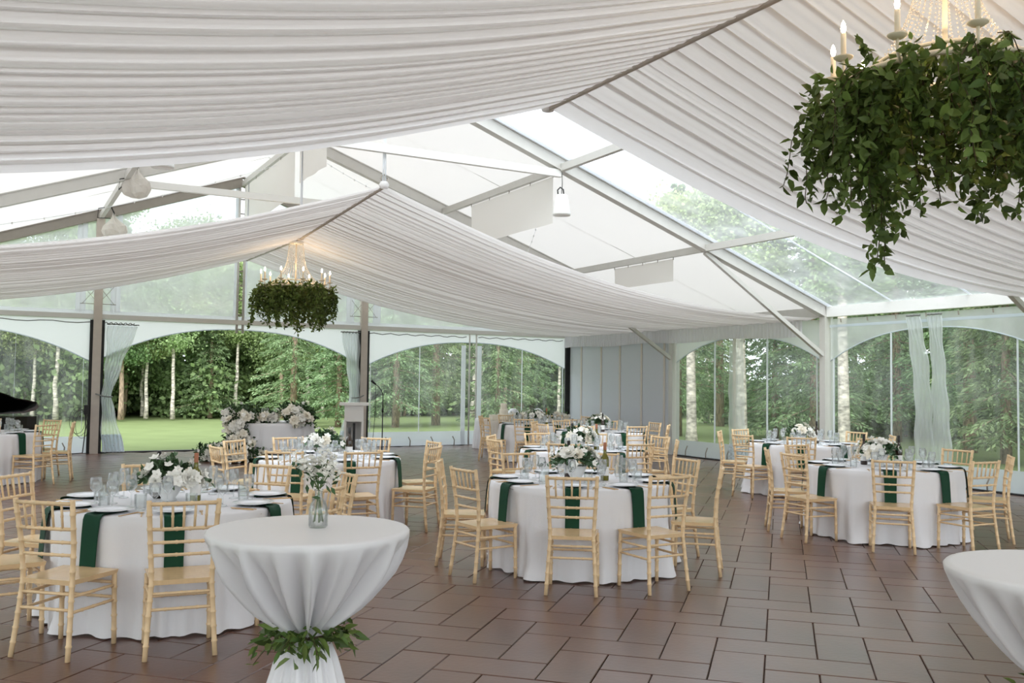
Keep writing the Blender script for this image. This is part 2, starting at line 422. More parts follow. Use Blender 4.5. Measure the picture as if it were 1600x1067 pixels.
# ------------------------------------------------------------------ walls
def archz(t, foot, peak): return foot+(peak-foot)*(1-abs(2*t-1)**2.3)
def wall_bay(par, P, s0, s1, top, foot=2.08, peak=2.70, pane=True, seams=(), skirt=0.37, panemat='clear_wall', gap=None, headmat='header_vinyl'):
    """one bay: white header with an arched edge, clear sheet, white skirt; P(s,z) -> point"""
    n = 40
    def head(u, v):
        s = s0+(s1-s0)*u; a = archz(u, foot, peak); return P(s, a+(top-a)*v)
    MB().grid(head, n, 3).build('arch_header', headmat, par, True)
    rim = [Vector(P(s0+(s1-s0)*u, archz(u, foot, peak))) for u in np.linspace(0, 1, n+1)]
    MB().tube(rim, 0.012, 5).build('arch_hem', 'skirt_vinyl', par, True)
    if not pane: return
    spans = [(0, 1)] if not gap else [(0, gap[0]), (gap[1], 1)]
    for u0, u1 in spans:
        def pn(u, v):
            uu = u0+(u1-u0)*u; s = s0+(s1-s0)*uu; a = archz(uu, foot, peak); return P(s, skirt+(a-skirt)*v)
        MB().grid(pn, n//2, 4).build('window_pane', panemat, par, True)
        def sk(u, v):
            uu = u0+(u1-u0)*u; s = s0+(s1-s0)*uu; return P(s, 0.01+(skirt-0.01)*v, 0.02*math.sin(u*25)*(1-v))
        MB().grid(sk, 30, 3).build('skirt', 'skirt_vinyl', par, True)
    for s in seams:
        a = archz((s-s0)/(s1-s0), foot, peak)
        MB().beam(P(s, skirt), P(s, a), 0.045, 0.006, up=Vector(P(s+1, 1))-Vector(P(s, 1))).build('seam', 'header_vinyl', par)

GB = thing('wall_back', 'gable end wall of clear vinyl with arched headers and an open middle bay', 'wall', kind='structure')
def PG(s, z, o=0): return (s, 0.0+o, z)
wall_bay(GB, PG, -9.03, -3.15, 2.93, foot=1.98, seams=(-8.9, -7.6, -6.2, -4.61, -3.3))
wall_bay(GB, PG, -2.97, 2.97, 2.93, foot=2.05, peak=2.80, pane=False)
wall_bay(GB, PG, 3.15, 9.03, 2.93, foot=2.04, seams=(3.26, 4.59, 7.62, 8.93))
for s, lab in ((-1, 0), (1, 0)):
    x = s*3.05
    MB().box((x-0.085, -0.10, -0.08), (x+0.085, 0.06, rz_(x)+0.02)).build('gable_post', 'gable_metal', GB)
    for q in (-1, 1): MB().box((x+q*0.115-0.03, -0.07, 0), (x+q*0.115+0.03, 0.03, 2.9)).build('keder_strip', 'black_rubber', GB)
    for q in (-1, 1):
        MB().tube([(x, -0.06, 3.25), (x+q*0.36, -0.02, 3.25)], 0.008, 5).build('rung', 'alu_dark', GB)
        MB().tube([(x, -0.05, 3.25), (x+q*0.32, -0.02, 3.65)], 0.005, 5).build('wire', 'alu_dark', GB)
        MB().tube([(x, -0.05, 3.65), (x+q*0.32, -0.02, 3.25)], 0.005, 5).build('wire', 'alu_dark', GB)
for s in (-1, 1):
    MB().box((s*W2-0.16 if s > 0 else s*W2+0.02, -0.08, 0), (s*W2-0.02 if s > 0 else s*W2+0.16, -0.02, 2.9)).build('keder_strip', 'black_rubber', GB)
MB().beam((-W2, -0.03, 2.975), (W2, -0.03, 2.975), 0.10, 0.10).build('gable_beam', 'alu', GB)
MB().beam((-W2, 0.0, 3.06), (W2, 0.0, 3.06), 0.02, 0.10).build('gable_rail', 'header_vinyl', GB)
# king post at the ridge: two poles with plates
for q in (-0.07, 0.07): MB().tube([(q, -0.03, 2.72), (q, -0.03, HR)], 0.03, 8).build('king_pole', 'alu', GB, True)
for z in np.arange(2.8, 6.0, 0.34): MB().box((-0.07, -0.04, z), (0.07, -0.02, z+0.03)).build('king_rung', 'alu_dark', GB)
# mullion with two thin poles in the right bay
for q in (-0.10, 0.10):
    MB().tube([(6.09+q, -0.06, 0), (6.09+q, -0.06, 2.92)], 0.022, 8).build('mullion_pole', 'alu', GB, True)
for z in (0.9, 1.3, 1.7, 2.3): MB().tube([(5.99, -0.06, z), (6.19, -0.06, z)], 0.014, 6).build('mullion_rung', 'alu_dark', GB)
for q in (-0.25, 0.22): MB().box((6.09+q-0.06, -0.02, 0.02), (6.09+q+0.06, 0.005, 2.62)).build('mullion_strip', 'header_vinyl', GB)
# clear triangles above the beam, in four sheets
for xa, xb in ((-9.1, -3.45), (-3.45, -0.1), (-2.65, -0.1), (0.1, 2.65), (2.75, 3.35), (3.45, 9.1)):
    if (xa, xb) == (-3.45, -0.1): xa, xb = -3.35, -2.75
    def tri(u, v):
        x = xa+(xb-xa)*u; zt = rz_(x)+0.03; return (x, 0.02, 3.10+(max(zt, 3.1)-3.10)*v)
    MB().grid(tri, 12, 6).build('gable_pane', 'clear_gable', GB, True)
    for e in (xa, xb):
        zt = rz_(e)
        if zt > 3.25: MB().box((e-0.05, 0.0, 3.08), (e+0.05, 0.015, zt)).build('gable_seam', 'header_vinyl', GB)
# cables under the beam
for xa, xb in ((-9, -3.2), (-2.9, -2.3), (2.45, 2.95), (3.2, 5.9), (6.25, 8.9)):
    pts = [(xa+(xb-xa)*i/24, -0.05, 2.84+0.018*math.sin(i*1.6)) for i in range(25)]
    MB().tube(pts, 0.011, 5).build('curtain_rope', 'grey_wire', GB, True)
for x in np.arange(3.7, 9, 0.62):
    MB().tube([(x, -0.09, 0.0), (x+0.02, -0.07, 0.14), (x-0.03, -0.06, 0.24)], 0.014, 5).build('ground_clip', 'alu_dark', GB, True)
for x in np.arange(-8.6, -3.3, 0.62):
    MB().tube([(x, -0.09, 0.0), (x+0.02, -0.07, 0.14), (x-0.03, -0.06, 0.24)], 0.014, 5).build('ground_clip', 'alu_dark', GB, True)

def PR(s, z, o=0): return (W2-0.02+o, s, z)
WR = thing('wall_right', 'right tent wall with white panels, then clear vinyl windows with arched headers', 'wall', kind='structure')
edges = [-0.12, -0.69, -1.65, -2.5, -3.42, -4.33, -4.56]
for a, b in zip(edges[:-1], edges[1:]):
    def fn(u, v): return (W2-0.03-0.015*math.sin(PI*u), a-0.012+(b-a+0.024)*u, 0.0+2.95*v)
    MB().grid(fn, 8, 6).build('wall_panel', 'wall_vinyl', WR, True)
    MB().box((W2-0.05, b-0.03, 0), (W2-0.035, b+0.03, 2.9)).build('panel_seam', 'beige_linen', WR)
MB().box((W2-0.01, -4.6, 0), (W2, -0.05, 2.95)).build('panel_backing', 'wall_vinyl', WR)
wall_bay(WR, PR, -4.76, -9.18, 2.96, foot=2.18, peak=2.70, seams=(-6.11, -7.73, -9.08))
wall_bay(WR, PR, -9.42, -13.82, 2.96, foot=2.15, peak=2.70, seams=(-9.5, -10.81, -13.18), gap=(0.455, 0.525), headmat='clear_gable')
for b in (3, 4, 5): wall_bay(WR, PR, TR[b]-0.13, TR[b+1]+0.13, 2.96, foot=2.15, peak=2.70, seams=(TR[b]-1.5, TR[b]-3.1))
for s0, s1 in ((-9.4, -13.8),):
    MB().beam(PR(s0, 2.82), PR(s1, 2.82), 0.004, 0.05).build('header_seam', 'skirt_vinyl', WR)
for y in list(np.arange(-5.2, -9, -0.7))+list(np.arange(-9.9, -13.6, -0.7)):
    MB().tube([(W2-0.10, y, 0), (W2-0.08, y+0.02, 0.13), (W2-0.07, y-0.03, 0.25)], 0.013, 5).build('ground_clip', 'alu_dark', WR, True)
for y in np.arange(-9.7, -13.7, -0.62):
    MB().tube([(W2-0.06, y, 2.95), (W2-0.05, y, 2.88)], 0.012, 5).build('hook', 'alu_dark', WR)
MB().box((W2-0.13, -9.2, 0.0), (W2+0.02, -4.75, 0.02)).build('base_rail', 'black_rubber', WR)
MB().box((W2-0.13, -13.85, 0.0), (W2+0.02, -9.4, 0.02)).build('base_rail', 'black_rubber', WR)

WL = thing('wall_left', 'left tent wall of clear vinyl windows with arched headers', 'wall', kind='structure')
def PL(s, z, o=0): return (-W2+0.02+o, s, z)
for b in range(6): wall_bay(WL, PL, TR[b]-0.13, TR[b+1]+0.13, 2.96, foot=2.15, peak=2.70, seams=(TR[b]-1.5, TR[b]-3.1))
MB().box((-9.1, TR[6]-0.02, 0), (9.1, TR[6], 2.95)).build('wall_front', 'clear_wall')
tag(bpy.data.objects['wall_front'], 'clear vinyl wall closing the rear end of the tent', 'wall', kind='structure')

# gathered vinyl curtains
def curtain(lab, P, prof, folds, amp, matn='milky', tie=None, z0=0.02):
    """prof: list of (z, left, right) along the wall"""
    t = thing('vinyl_curtain', lab, 'curtain')
    zs = [p[0] for p in prof]
    def fn(u, v):
        z = zs[0]+(zs[-1]-zs[0])*v
        l = float(np.interp(z, zs, [p[1] for p in prof])); r = float(np.interp(z, zs, [p[2] for p in prof]))
        w = abs(r-l); k = amp*min(1.0, 0.35/max(w, 0.05))
        s = l+(r-l)*u + 0.015*math.sin(9*z+u*5)
        return P(s, z, -0.14 + k*math.sin(u*folds*2*PI + 0.6*math.sin(z*2)))
    MB().grid(fn, folds*8, 40).build('sheet', matn, t, True)
    # white hem across the bottom
    def hem(u, v):
        p = fn(u, 0.14*v); return (p[0], p[1]-0.004 if P is PG else p[1], p[2])
    MB().grid(hem, folds*8, 4).build('hem', 'skirt_vinyl', t, True)
    if tie:
        z, l, r, hook = tie
        MB().tube([P(hook, z+0.06, -0.12), P(l, z+0.02, -0.24), P((l+r)/2, z, -0.25), P(r, z, -0.17)], 0.014, 6).build('tie_back', 'grey_wire', t, True)
    pts = []
    zt = zs[-1]; l, r = prof[-1][1], prof[-1][2]
    for i in range(33):
        u = i/32; pts.append(P(l+(r-l)*u, zt+0.03, -0.14+0.09*math.sin(u*folds*2*PI)))
    MB().tube(pts, 0.013, 6).build('top_cord', 'grey_wire', t, True)
    return t
curtain('milky clear curtain tied back at the left post of the open bay', PG,
        [(0.03, -2.9, -2.42), (0.5, -2.92, -2.55), (1.23, -2.93, -2.74), (2.0, -2.88, -2.52), (2.78, -2.86, -2.22)], 6, 0.06, tie=(1.23, -2.93, -2.72, -3.05))
curtain('milky clear curtain tied back behind the lectern', PG,
        [(0.03, 2.35, 2.9), (0.5, 2.5, 2.9), (1.23, 2.7, 2.93), (2.0, 2.6, 2.9), (2.82, 2.44, 2.9)], 6, 0.06, tie=(1.23, 2.93, 2.70, 3.05))
def PRi(s, z, o=0): return (W2-0.05+o*0.6, s, z)
curtain('overlapping milky vinyl curtain between the two panes beside the white panelled wall', PRi,
        [(0.03, -6.7, -7.2), (1.5, -6.68, -7.17), (2.7, -6.72, -7.15)], 3, 0.03)
curtain('left of two milky curtains hanging at the gap in the right wall', PRi,
        [(0.03, -11.35, -11.75), (1.5, -11.38, -11.72), (2.2, -11.32, -11.66), (2.88, -11.22, -11.50)], 4, 0.04)
curtain('right of two milky curtains hanging at the gap in the right wall', PRi,
        [(0.03, -11.72, -12.12), (1.2, -11.72, -12.05), (2.2, -11.72, -11.98), (2.88, -11.64, -11.92)], 4, 0.04)

# ------------------------------------------------------------------ ceiling drapes
def drape_z(x, top):
    return 2.95+(top-2.95)*max(0.0, 1-abs(x)/9.0)**2.1
def make_drape(lab, ya, yb, tops, seed, ywob=0.0):
    t = thing('ceiling_drape', lab, 'drape')
    rg = random.Random(seed)
    Ys = np.linspace(0, 1, 1400)
    ph = [rg.uniform(0, 6.28) for _ in range(8)]
    def top_at(v): return float(np.interp(v, [0, 0.5, 1], tops))
    for s in (-1, 1):
        nx = 44
        xs = (np.linspace(0, 1, nx+1)**1.15)*8.95
        V = []
        wid = abs(yb-ya)
        yy = Ys*wid
        # pleats: rolls that fold back over themselves, with finer gathers riding on them
        warp = 0.20*np.sin(yy*1.1+ph[0])+0.10*np.sin(yy*2.3+ph[1])+0.04*np.sin(yy*6.1+ph[5])
        fq = (yy+warp)/0.235+ph[2]
        f2 = (yy+0.6*warp)*2*PI/0.075+ph[3]
        kk = np.floor(fq); fr_ = fq-kk
        y0k = np.interp(kk, fq, yy); y1k = np.interp(kk+1, fq, yy)
        y0k = np.where(kk < fq[0], yy[0], y0k); Pk = np.maximum(y1k-y0k, 0.02)
        gk = np.interp(fr_, [0, 0.70, 0.76, 0.93, 1], [0, 1.20, 1.21, 0.985, 1.0])
        hk = np.interp(fr_, [0, 0.25, 0.70, 0.76, 0.93, 1], [0.0, 0.42, 1.0, 0.75, 0.12, 0.0])
        big = 0.85+0.3*np.sin(kk*2.4+ph[4])*np.sin(kk*0.9+ph[7])
        for x in xs:
            u = x/8.95
            a = 0.020+0.042*min(1.0, u*3.2)*(1-0.35*u)
            off = -a*big*hk + 0.004*np.cos(f2)
            dy = (y0k+Pk*gk-yy)*np.sign(yb-ya)
            shift = 0.06*np.sin(yy*0.9+u*2.2+ph[6])*math.sin(PI*u)
            edge = np.clip(np.minimum(Ys, 1-Ys)*wid/0.12, 0, 1)
            ztop = np.interp(Ys, [0, 0.5, 1], tops)
            z = 2.95+(ztop-2.95)*max(0.0, 1-x/9.0)**2.1 + off*edge + 0.03*min(1.0, u*8)
            z = z - 0.05*(1-edge)*math.sin(PI*u)          # rolled edges hang a little lower
            y = ya+(yb-ya)*Ys + shift + dy*edge
            V.append(np.stack([np.full_like(y, s*x), y, z], 1))
        V = np.concatenate(V); n = len(Ys)
        i, j = np.meshgrid(np.arange(nx), np.arange(n-1), indexing='ij')
        a0 = (i*n+j).ravel()
        Fq = np.stack([a0, a0+1, a0+n+1, a0+n], 1)
        link('drape_panel', npmesh('drape_panel', V, Fq, 'drape', True), t)
    MB().tube([(0, ya+0.02, tops[0]-0.02), (0, (ya+yb)/2, tops[1]-0.02), (0, yb-0.02, tops[2]-0.02)], 0.026, 8).build('ridge_pole', 'drape_pole', t, True)
    for v, zt in ((0.0, tops[0]), (0.5, tops[1]), (1.0, tops[2])):
        y = ya+(yb-ya)*v
        MB().tube([(-0.02, y, zt+0.04), (-0.015, y, zt+0.3), (0, y, HR-0.02)], 0.014, 6).build('hanging_strap', 'header_vinyl', t, True)
        MB().tube([(0.02, y, zt+0.04), (0.015, y, zt+0.3), (0, y, HR-0.02)], 0.014, 6).build('hanging_strap', 'header_vinyl', t, True)
        tor = [(0.05*math.cos(a), y, zt+0.10+0.06*math.sin(a)) for a in np.linspace(0, 2*PI, 13)]
        MB().tube(tor, 0.01, 6).build('shackle', 'alu_dark', t, True)
        MB().lathe([(0.0, -0.06), (0.06, -0.05), (0.08, 0.0), (0.05, 0.05), (0.0, 0.06)], 10, (0, y, zt+0.01)).build('gathered_knot', 'drape', t, True)
    return t
make_drape('white pleated ceiling drape over the far half of the tent', -9.25, -0.6, (4.54, 4.33, 4.40), 5)
make_drape('white pleated ceiling drape in the foreground overhead', -13.95, -23.2, (4.51, 4.50, 4.52), 9)

v = thing('drape_valance', 'gathered white ruffle hanging along the eave of the right wall', 'valance')
def vf(u, w):
    y = -0.12-8.75*u; z = 2.98-0.34*w - 0.02*math.sin(y*2.1)*w
    return (8.93+0.03*math.sin(y*2*PI/0.105+0.8*math.sin(y*3))*(0.35+0.65*w), y, z)
MB().grid(vf, 700, 5).build('ruffle', 'valance', v, True)
MB().tube([(8.93, -0.12, 2.98), (8.93, -8.87, 2.98)], 0.015, 6).build('rod', 'alu', v, True)

# ------------------------------------------------------------------ chandeliers
def vine_cloud(rng, vines, step, leaf, asp):
    P, D = [], []; stems = []
    for (x, y, z, ln, dx, dy) in vines:
        p = np.array([x, y, z]); d = np.array([dx, dy, -0.15]); path = [p.copy()]
        n = int(ln/step)
        for i in range(n):
            d = d*0.86 + np.array([0, 0, -0.16 if dx or dy else -0.3]) + rng.normal(size=3)*0.10
            p = p + d/np.linalg.norm(d)*step; path.append(p.copy())
            for q in range(2):
                a = rng.normal(size=3); a[2] -= 0.55
                P.append(p + rng.normal(size=3)*0.012); D.append(a)
        stems.append(path)
    return np.array(P), np.array(D), stems
def ring_pt(r, a, z): return (r*math.cos(a), r*math.sin(a), z)
def chandelier(lab, y, zring, ztop, seed, nvine, big, tail):
    t = thing('chandelier', lab, 'chandelier', (0, y, 0))
    rng = np.random.default_rng(seed); R = 0.585
    MB().tube([(0, 0, ztop), (0, 0, zring-0.02)], 0.016, 8).build('stem', 'candle', t, True)
    MB().lathe([(0.0, 0.03), (0.13, 0.02), (0.14, 0.0), (0.13, -0.03), (0.0, -0.03)], 20, (0, 0, ztop-0.03)).build('crown_ring', 'lectern_white', t, True)
    MB().tube([ring_pt(R, a, zring) for a in np.linspace(0, 2*PI, 33)], 0.018, 6).build('ring', 'candle', t, True)
    MB().tube([ring_pt(0.4, a, zring+0.12) for a in np.linspace(0, 2*PI, 25)], 0.012, 6).build('inner_ring', 'candle', t, True)
    bd = MB()
    for k in range(30):
        a = 2*PI*k/30; p0 = Vector(ring_pt(0.13, a, ztop-0.05)); p1 = Vector(ring_pt(0.42, a+0.1, zring+0.10))
        nb = 34
        for i in range(nb+1):
            f_ = i/nb; p = p0.lerp(p1, f_); p.x *= 1-0.35*math.sin(PI*f_); p.y *= 1-0.35*math.sin(PI*f_)
            r = 0.0075
            bd.add([(p.x+r, p.y, p.z), (p.x, p.y+r, p.z), (p.x-r, p.y, p.z), (p.x, p.y-r, p.z), (p.x, p.y, p.z+r*1.2), (p.x, p.y, p.z-r*1.2)],
                   [(0,1,4),(1,2,4),(2,3,4),(3,0,4),(1,0,5),(2,1,5),(3,2,5),(0,3,5)])
    tag(bd.build('bead_strands', 'beads', t), kind='stuff')
    for k in range(10):
        a = 2*PI*k/10+0.25
        r = R+0.06
        arm = MB().tube([ring_pt(0.42, a, zring+0.1), ring_pt(0.6, a, zring-0.03), ring_pt(r, a, zring+0.02), ring_pt(r, a, zring+0.11)], 0.009, 6).build('arm', 'candle', t, True)
        c = ring_pt(r, a, zring+0.11)
        MB().lathe([(0.0, -0.012), (0.03, -0.01), (0.055, 0.006), (0.058, 0.012), (0.03, 0.008), (0.0, 0.006)], 14, c).build('drip_dish', 'candle', t, True)
        cn = MB().lathe([(0.0, 0.0), (0.016, 0.0), (0.016, 0.15), (0.012, 0.155), (0.0, 0.155)], 10, c).build('candle', 'candle', t, True)
        MB().lathe([(0.0, 0.155), (0.012, 0.165), (0.016, 0.185), (0.010, 0.215), (0.0, 0.235)], 8, c).build('bulb', 'bulb', cn, True)
    vines = []
    for k in range(nvine):
        a = rng.uniform(0, 2*PI); r = rng.uniform(0.25, 0.72); ln = rng.choice([rng.uniform(0.3, 0.55), rng.uniform(0.5, 0.85)], p=[0.6, 0.4])
        o = rng.uniform(0.2, 0.9)
        vines.append((r*math.cos(a), r*math.sin(a), zring+rng.uniform(-0.06, 0.09), ln, o*math.cos(a+rng.normal()*0.4), o*math.sin(a+rng.normal()*0.4)))
    for ax, ay, ln in tail: 
        for _ in range(4): vines.append((ax+rng.normal()*0.05, ay+rng.normal()*0.05, zring-0.05, ln*rng.uniform(0.7, 1.02), 0, 0))
    P, D, stems = vine_cloud(rng, vines, 0.036, 0.06, 0.55)
    sb = MB()
    for pth in stems[::2]: sb.tube(pth[::3]+[pth[-1]], 0.0035, 3, False)
    tag(sb.build('vine_stems', 'vine_stem', t), kind='stuff')
    n = len(P)
    # the leaves nearest the camera, one by one
    d = (P[:, 0]*FWD.x + P[:, 1]*FWD.y)
    order = np.argsort(d); single = order[:big]; rest_ = order[big:]
    Vv, Ff = qleaves(rng, P[rest_], D[rest_], 0.075, 0.55)
    tag(link('foliage', npmesh('foliage', Vv, Ff, 'vine_leaf'), t), kind='stuff')
    if big:
        lm = [npmesh('leaf', *qleaves(np.random.default_rng(q), np.zeros((1, 3)), np.array([[0, 0, -1.0]]), 0.075*(0.8+0.12*q), 0.55), 'vine_leaf') for q in range(5)]
        for c, i in enumerate(single):
            link('leaf', lm[c % 5], t, tuple(P[i]), (rng.uniform(-1.1, 1.1), rng.uniform(-1.1, 1.1), rng.uniform(0, 6.28)))
    lp = bpy.data.lights.new('candle_glow', 'POINT'); lp.energy = 8; lp.color = (1.0, 0.66, 0.38); lp.shadow_soft_size = 0.35
    lo = bpy.data.objects.new('candle_glow', lp); COL.objects.link(lo); lo.parent = t; lo.location = (0, 0, zring+0.32)
    return t
chandelier('leafy candle chandelier hanging from the far ceiling drape', TR[1]+0.0, 3.40, 4.30, 21, 230, 0, [(-0.25, -0.2, 0.85), (0.1, 0.1, 0.8), (0.55, -0.3, 0.6)])
chandelier('large leafy candle chandelier hanging close at upper right', TR[4], 3.47, 4.48, 33, 260, 300, [(-0.52, 0.10, 1.2), (-0.48, 0.12, 1.1), (0.30, -0.55, 0.75), (-0.15, -0.60, 0.6)])

# ------------------------------------------------------------------ pendants in the roof
def pendant(x, y, z, h, lab):
    t = thing('pendant_speaker', lab, 'speaker', (x, y, z))
    MB().lathe([(0.0, h), (0.085, h), (0.10, h-0.02), (0.15, 0.03), (0.145, 0.0), (0.10, -0.005), (0.0, -0.005)], 20).build('shell', 'speaker_white', t, True)
    MB().tube([(-0.07, 0, h-0.01), (-0.08, 0, h+0.07), (-0.03, 0, h+0.12), (0.03, 0, h+0.09), (0.04, 0, h)], 0.012, 6).build('handle', 'black_wire', t, True)
    MB().tube([(0, 0, h), (0.01, 0, h+0.2), (0.0, 0, rz_(x)-z-0.02)], 0.009, 5).build('cable', 'grey_wire', t, True)
pendant(3.04, TR[2]-0.05, 4.38, 0.34, 'white cone pendant speaker under the right truss joint')
pendant(-3.12, TR[2]-0.05, 4.40, 0.34, 'white cone pendant speaker at the left under the foreground drape')
def bagged(x, y, z, s, seed, lab):
    t = thing('bagged_lamp', lab, 'lamp', (x, y, z))
    rg = random.Random(seed); m = MB()
    prof = [(0.02, 0.46), (0.05, 0.36), (0.12, 0.28), (0.24, 0.16), (0.27, 0.02), (0.22, -0.12), (0.10, -0.17), (0.0, -0.18)]
    ph = [rg.uniform(0, 6) for _ in range(4)]
    def fn(u, v_):
        f_ = v_*(len(prof)-1); i = min(int(f_), len(prof)-2); q = f_-i
        r = prof[i][0]*(1-q)+prof[i+1][0]*q; z_ = prof[i][1]*(1-q)+prof[i+1][1]*q
        a = 2*PI*u; k = 1+0.22*math.sin(3*a+ph[0])+0.12*math.sin(5*a+ph[1]+z_*9)
        return (s*r*k*math.cos(a), s*r*k*math.sin(a), s*(z_+0.03*math.sin(4*a+ph[2])))
    m.grid(fn, 28, 14, True).build('plastic_cover', 'plastic_bag', t)
    MB().tube([(0, 0, 0.3*s), (0.01, 0, 0.5*s), (-0.05, 0, rz_(x)-z)], 0.014, 6).build('hook', 'black_wire', t, True)
    pts = [(-0.05, 0, rz_(x)-z), (-0.28, 0.05, rz_(x)-z-0.05), (-0.3, 0.02, rz_(x)-z-0.25), (-0.05, 0, 0.35*s)]
    MB().tube(pts, 0.01, 5).build('cable', 'black_wire', t, True)
bagged(-2.88, TR[1]-0.10, 4.96, 0.8, 2, 'lamp wrapped in clear plastic at the left truss joint')
bagged(-2.95, TR[0]-1.6, 4.62, 0.8, 4, 'lamp wrapped in plastic hanging nearer the gable on the left slope')
# string lights along the roof
for k, (pa, pb) in enumerate([((-3.05, TR[2], 5.0), (0, TR[1], 6.05)), ((-6.0, TR[1], 3.9), (-0.2, TR[1]+0.8, 5.9)), ((0.3, TR[1], 6.0), (3.05, TR[1]-0.3, 5.05)), ((3.05, TR[2]+0.4, 5.05), (4.9, TR[1]-0.2, 4.3))]):
    t = thing('string_lights', ['string of tiny clear lights over the left slope towards the ridge', 'string of tiny lights along the left rafter by the gable', 'string of tiny lights beside the ridge baffle', 'string of tiny lights below the right purlin'][k], 'string lights')
    a, b = Vector(pa), Vector(pb); pts = [a.lerp(b, i/24)-Vector((0, 0, 0.16*math.sin(PI*i/24))) for i in range(25)]
    MB().tube(pts, 0.004, 4).build('wire', 'header_vinyl', t)
    me = MB().lathe([(0, -0.03), (0.012, -0.015), (0.012, 0.01), (0, 0.02)], 6).mesh('bulb', 'speaker_white')
    for p in pts[1::2]: link('bulb', me, t, p)

# ------------------------------------------------------------------ chiavari chair
def bamboo(path, r, gap=0.085, seg=7):
    path = [Vector(p) for p in path]; pts, rad = [], []
    ds = [0]
    for a, b in zip(path[:-1], path[1:]): ds.append(ds[-1]+(b-a).length)
    tot = ds[-1]
    def at(d):
        for i in range(len(path)-1):
            if d <= ds[i+1]+1e-9: return path[i].lerp(path[i+1], (d-ds[i])/max(1e-9, ds[i+1]-ds[i]))
        return path[-1]
    marks = [0.0]
    n = max(1, round(tot/gap))
    for k in range(1, n): c = tot*k/n; marks += [c-0.009, c-0.003, c+0.003, c+0.009]
    marks.append(tot)
    for i, d in enumerate(marks):
        pts.append(at(d)); rad.append(r*(1.22 if 0 < i < len(marks)-1 and (i-1) % 4 in (1, 2) else 1.0))
    return MB().tube(pts, rad, seg)
def make_chair():
    t = thing('chiavari_chair', 'x', 'chair')
    def px(z): return float(np.interp(z, [0, 0.45, 0.92], [0.195, 0.168, 0.196]))
    def py(z): return float(np.interp(z, [0, 0.2, 0.45, 0.65, 0.92], [-0.240, -0.215, -0.190, -0.200, -0.245]))
    s_ = MB()
    def seat(u, v_):
        y = -0.205+0.390*v_; w = 0.172+0.028*v_
        return ((2*u-1)*w, y, 0.455-0.008*math.sin(PI*u)*math.sin(PI*v_))
    def sfn(u, v_): return seat(u, v_)
    s_.grid(sfn, 8, 6)
    s_.grid(lambda u, v_: (seat(1-u, v_)[0]*0.96, seat(u, v_)[1]*0.97, 0.425), 8, 6)
    rim = [(0, i) for i in range(7)]
    edge = [seat(i/8, 0) for i in range(9)]+[seat(1, j/6) for j in range(1, 7)]+[seat(i/8, 1) for i in range(7, -1, -1)]+[seat(0, j/6) for j in range(5, 0, -1)]
    n = len(edge)
    s_.add(edge+[(x*0.96, y*0.97, 0.425) for x, y, z in edge], [((i+1) % n, i, n+i, n+(i+1) % n) for i in range(n)])
    s_.build('seat', 'seat_wood', t)
    for q in (-1, 1):
        bamboo([(q*px(z), py(z), z) for z in (0, 0.2, 0.45, 0.65, 0.80, 0.925)], 0.0155).build('leg', 'wood', t, True)
        bamboo([(q*0.192, 0.172, 0), (q*0.186, 0.165, 0.43)], 0.0155).build('leg', 'wood', t, True)
        for z in (0.36, 0.27): bamboo([(q*px(z), py(z), z), (q*0.188, 0.168, z)], 0.0095).build('stretcher', 'wood', t, True)
    for z in (0.375, 0.285):
        bamboo([(-px(z), py(z), z), (px(z), py(z), z)], 0.0095).build('stretcher', 'wood', t, True)
        bamboo([(-0.188, 0.168, z), (0.188, 0.168, z)], 0.0095).build('stretcher', 'wood', t, True)
    for z, r in ((0.905, 0.0125), (0.755, 0.011), (0.675, 0.010), (0.60, 0.010)):
        b_ = -0.012 if z > 0.7 else -0.006
        bamboo([(-px(z), py(z), z), (-px(z)*0.5, py(z)+b_, z), (px(z)*0.5, py(z)+b_, z), (px(z), py(z), z)], r, 0.075).build('back_rail', 'wood', t, True)
    for k in range(5):
        f_ = -0.66+0.33*k
        bamboo([(f_*px(0.755)*1.0, py(0.755)-0.011, 0.755), (f_*px(0.905), py(0.905)-0.011, 0.905)], 0.0075, 0.07, 6).build('spindle', 'wood', t, True)
    return t
CHAIR = make_chair(); remember(CHAIR); FIRST = [True]
def place_chair(x, y, rz, lab, group):
    if FIRST[0]: o = CHAIR; FIRST[0] = False
    else: o = copy_tree(CHAIR)
    o.location = (x, y, 0.0005); o.rotation_euler = (0, 0, rz)
    tag(o, lab, 'chair', group); return o

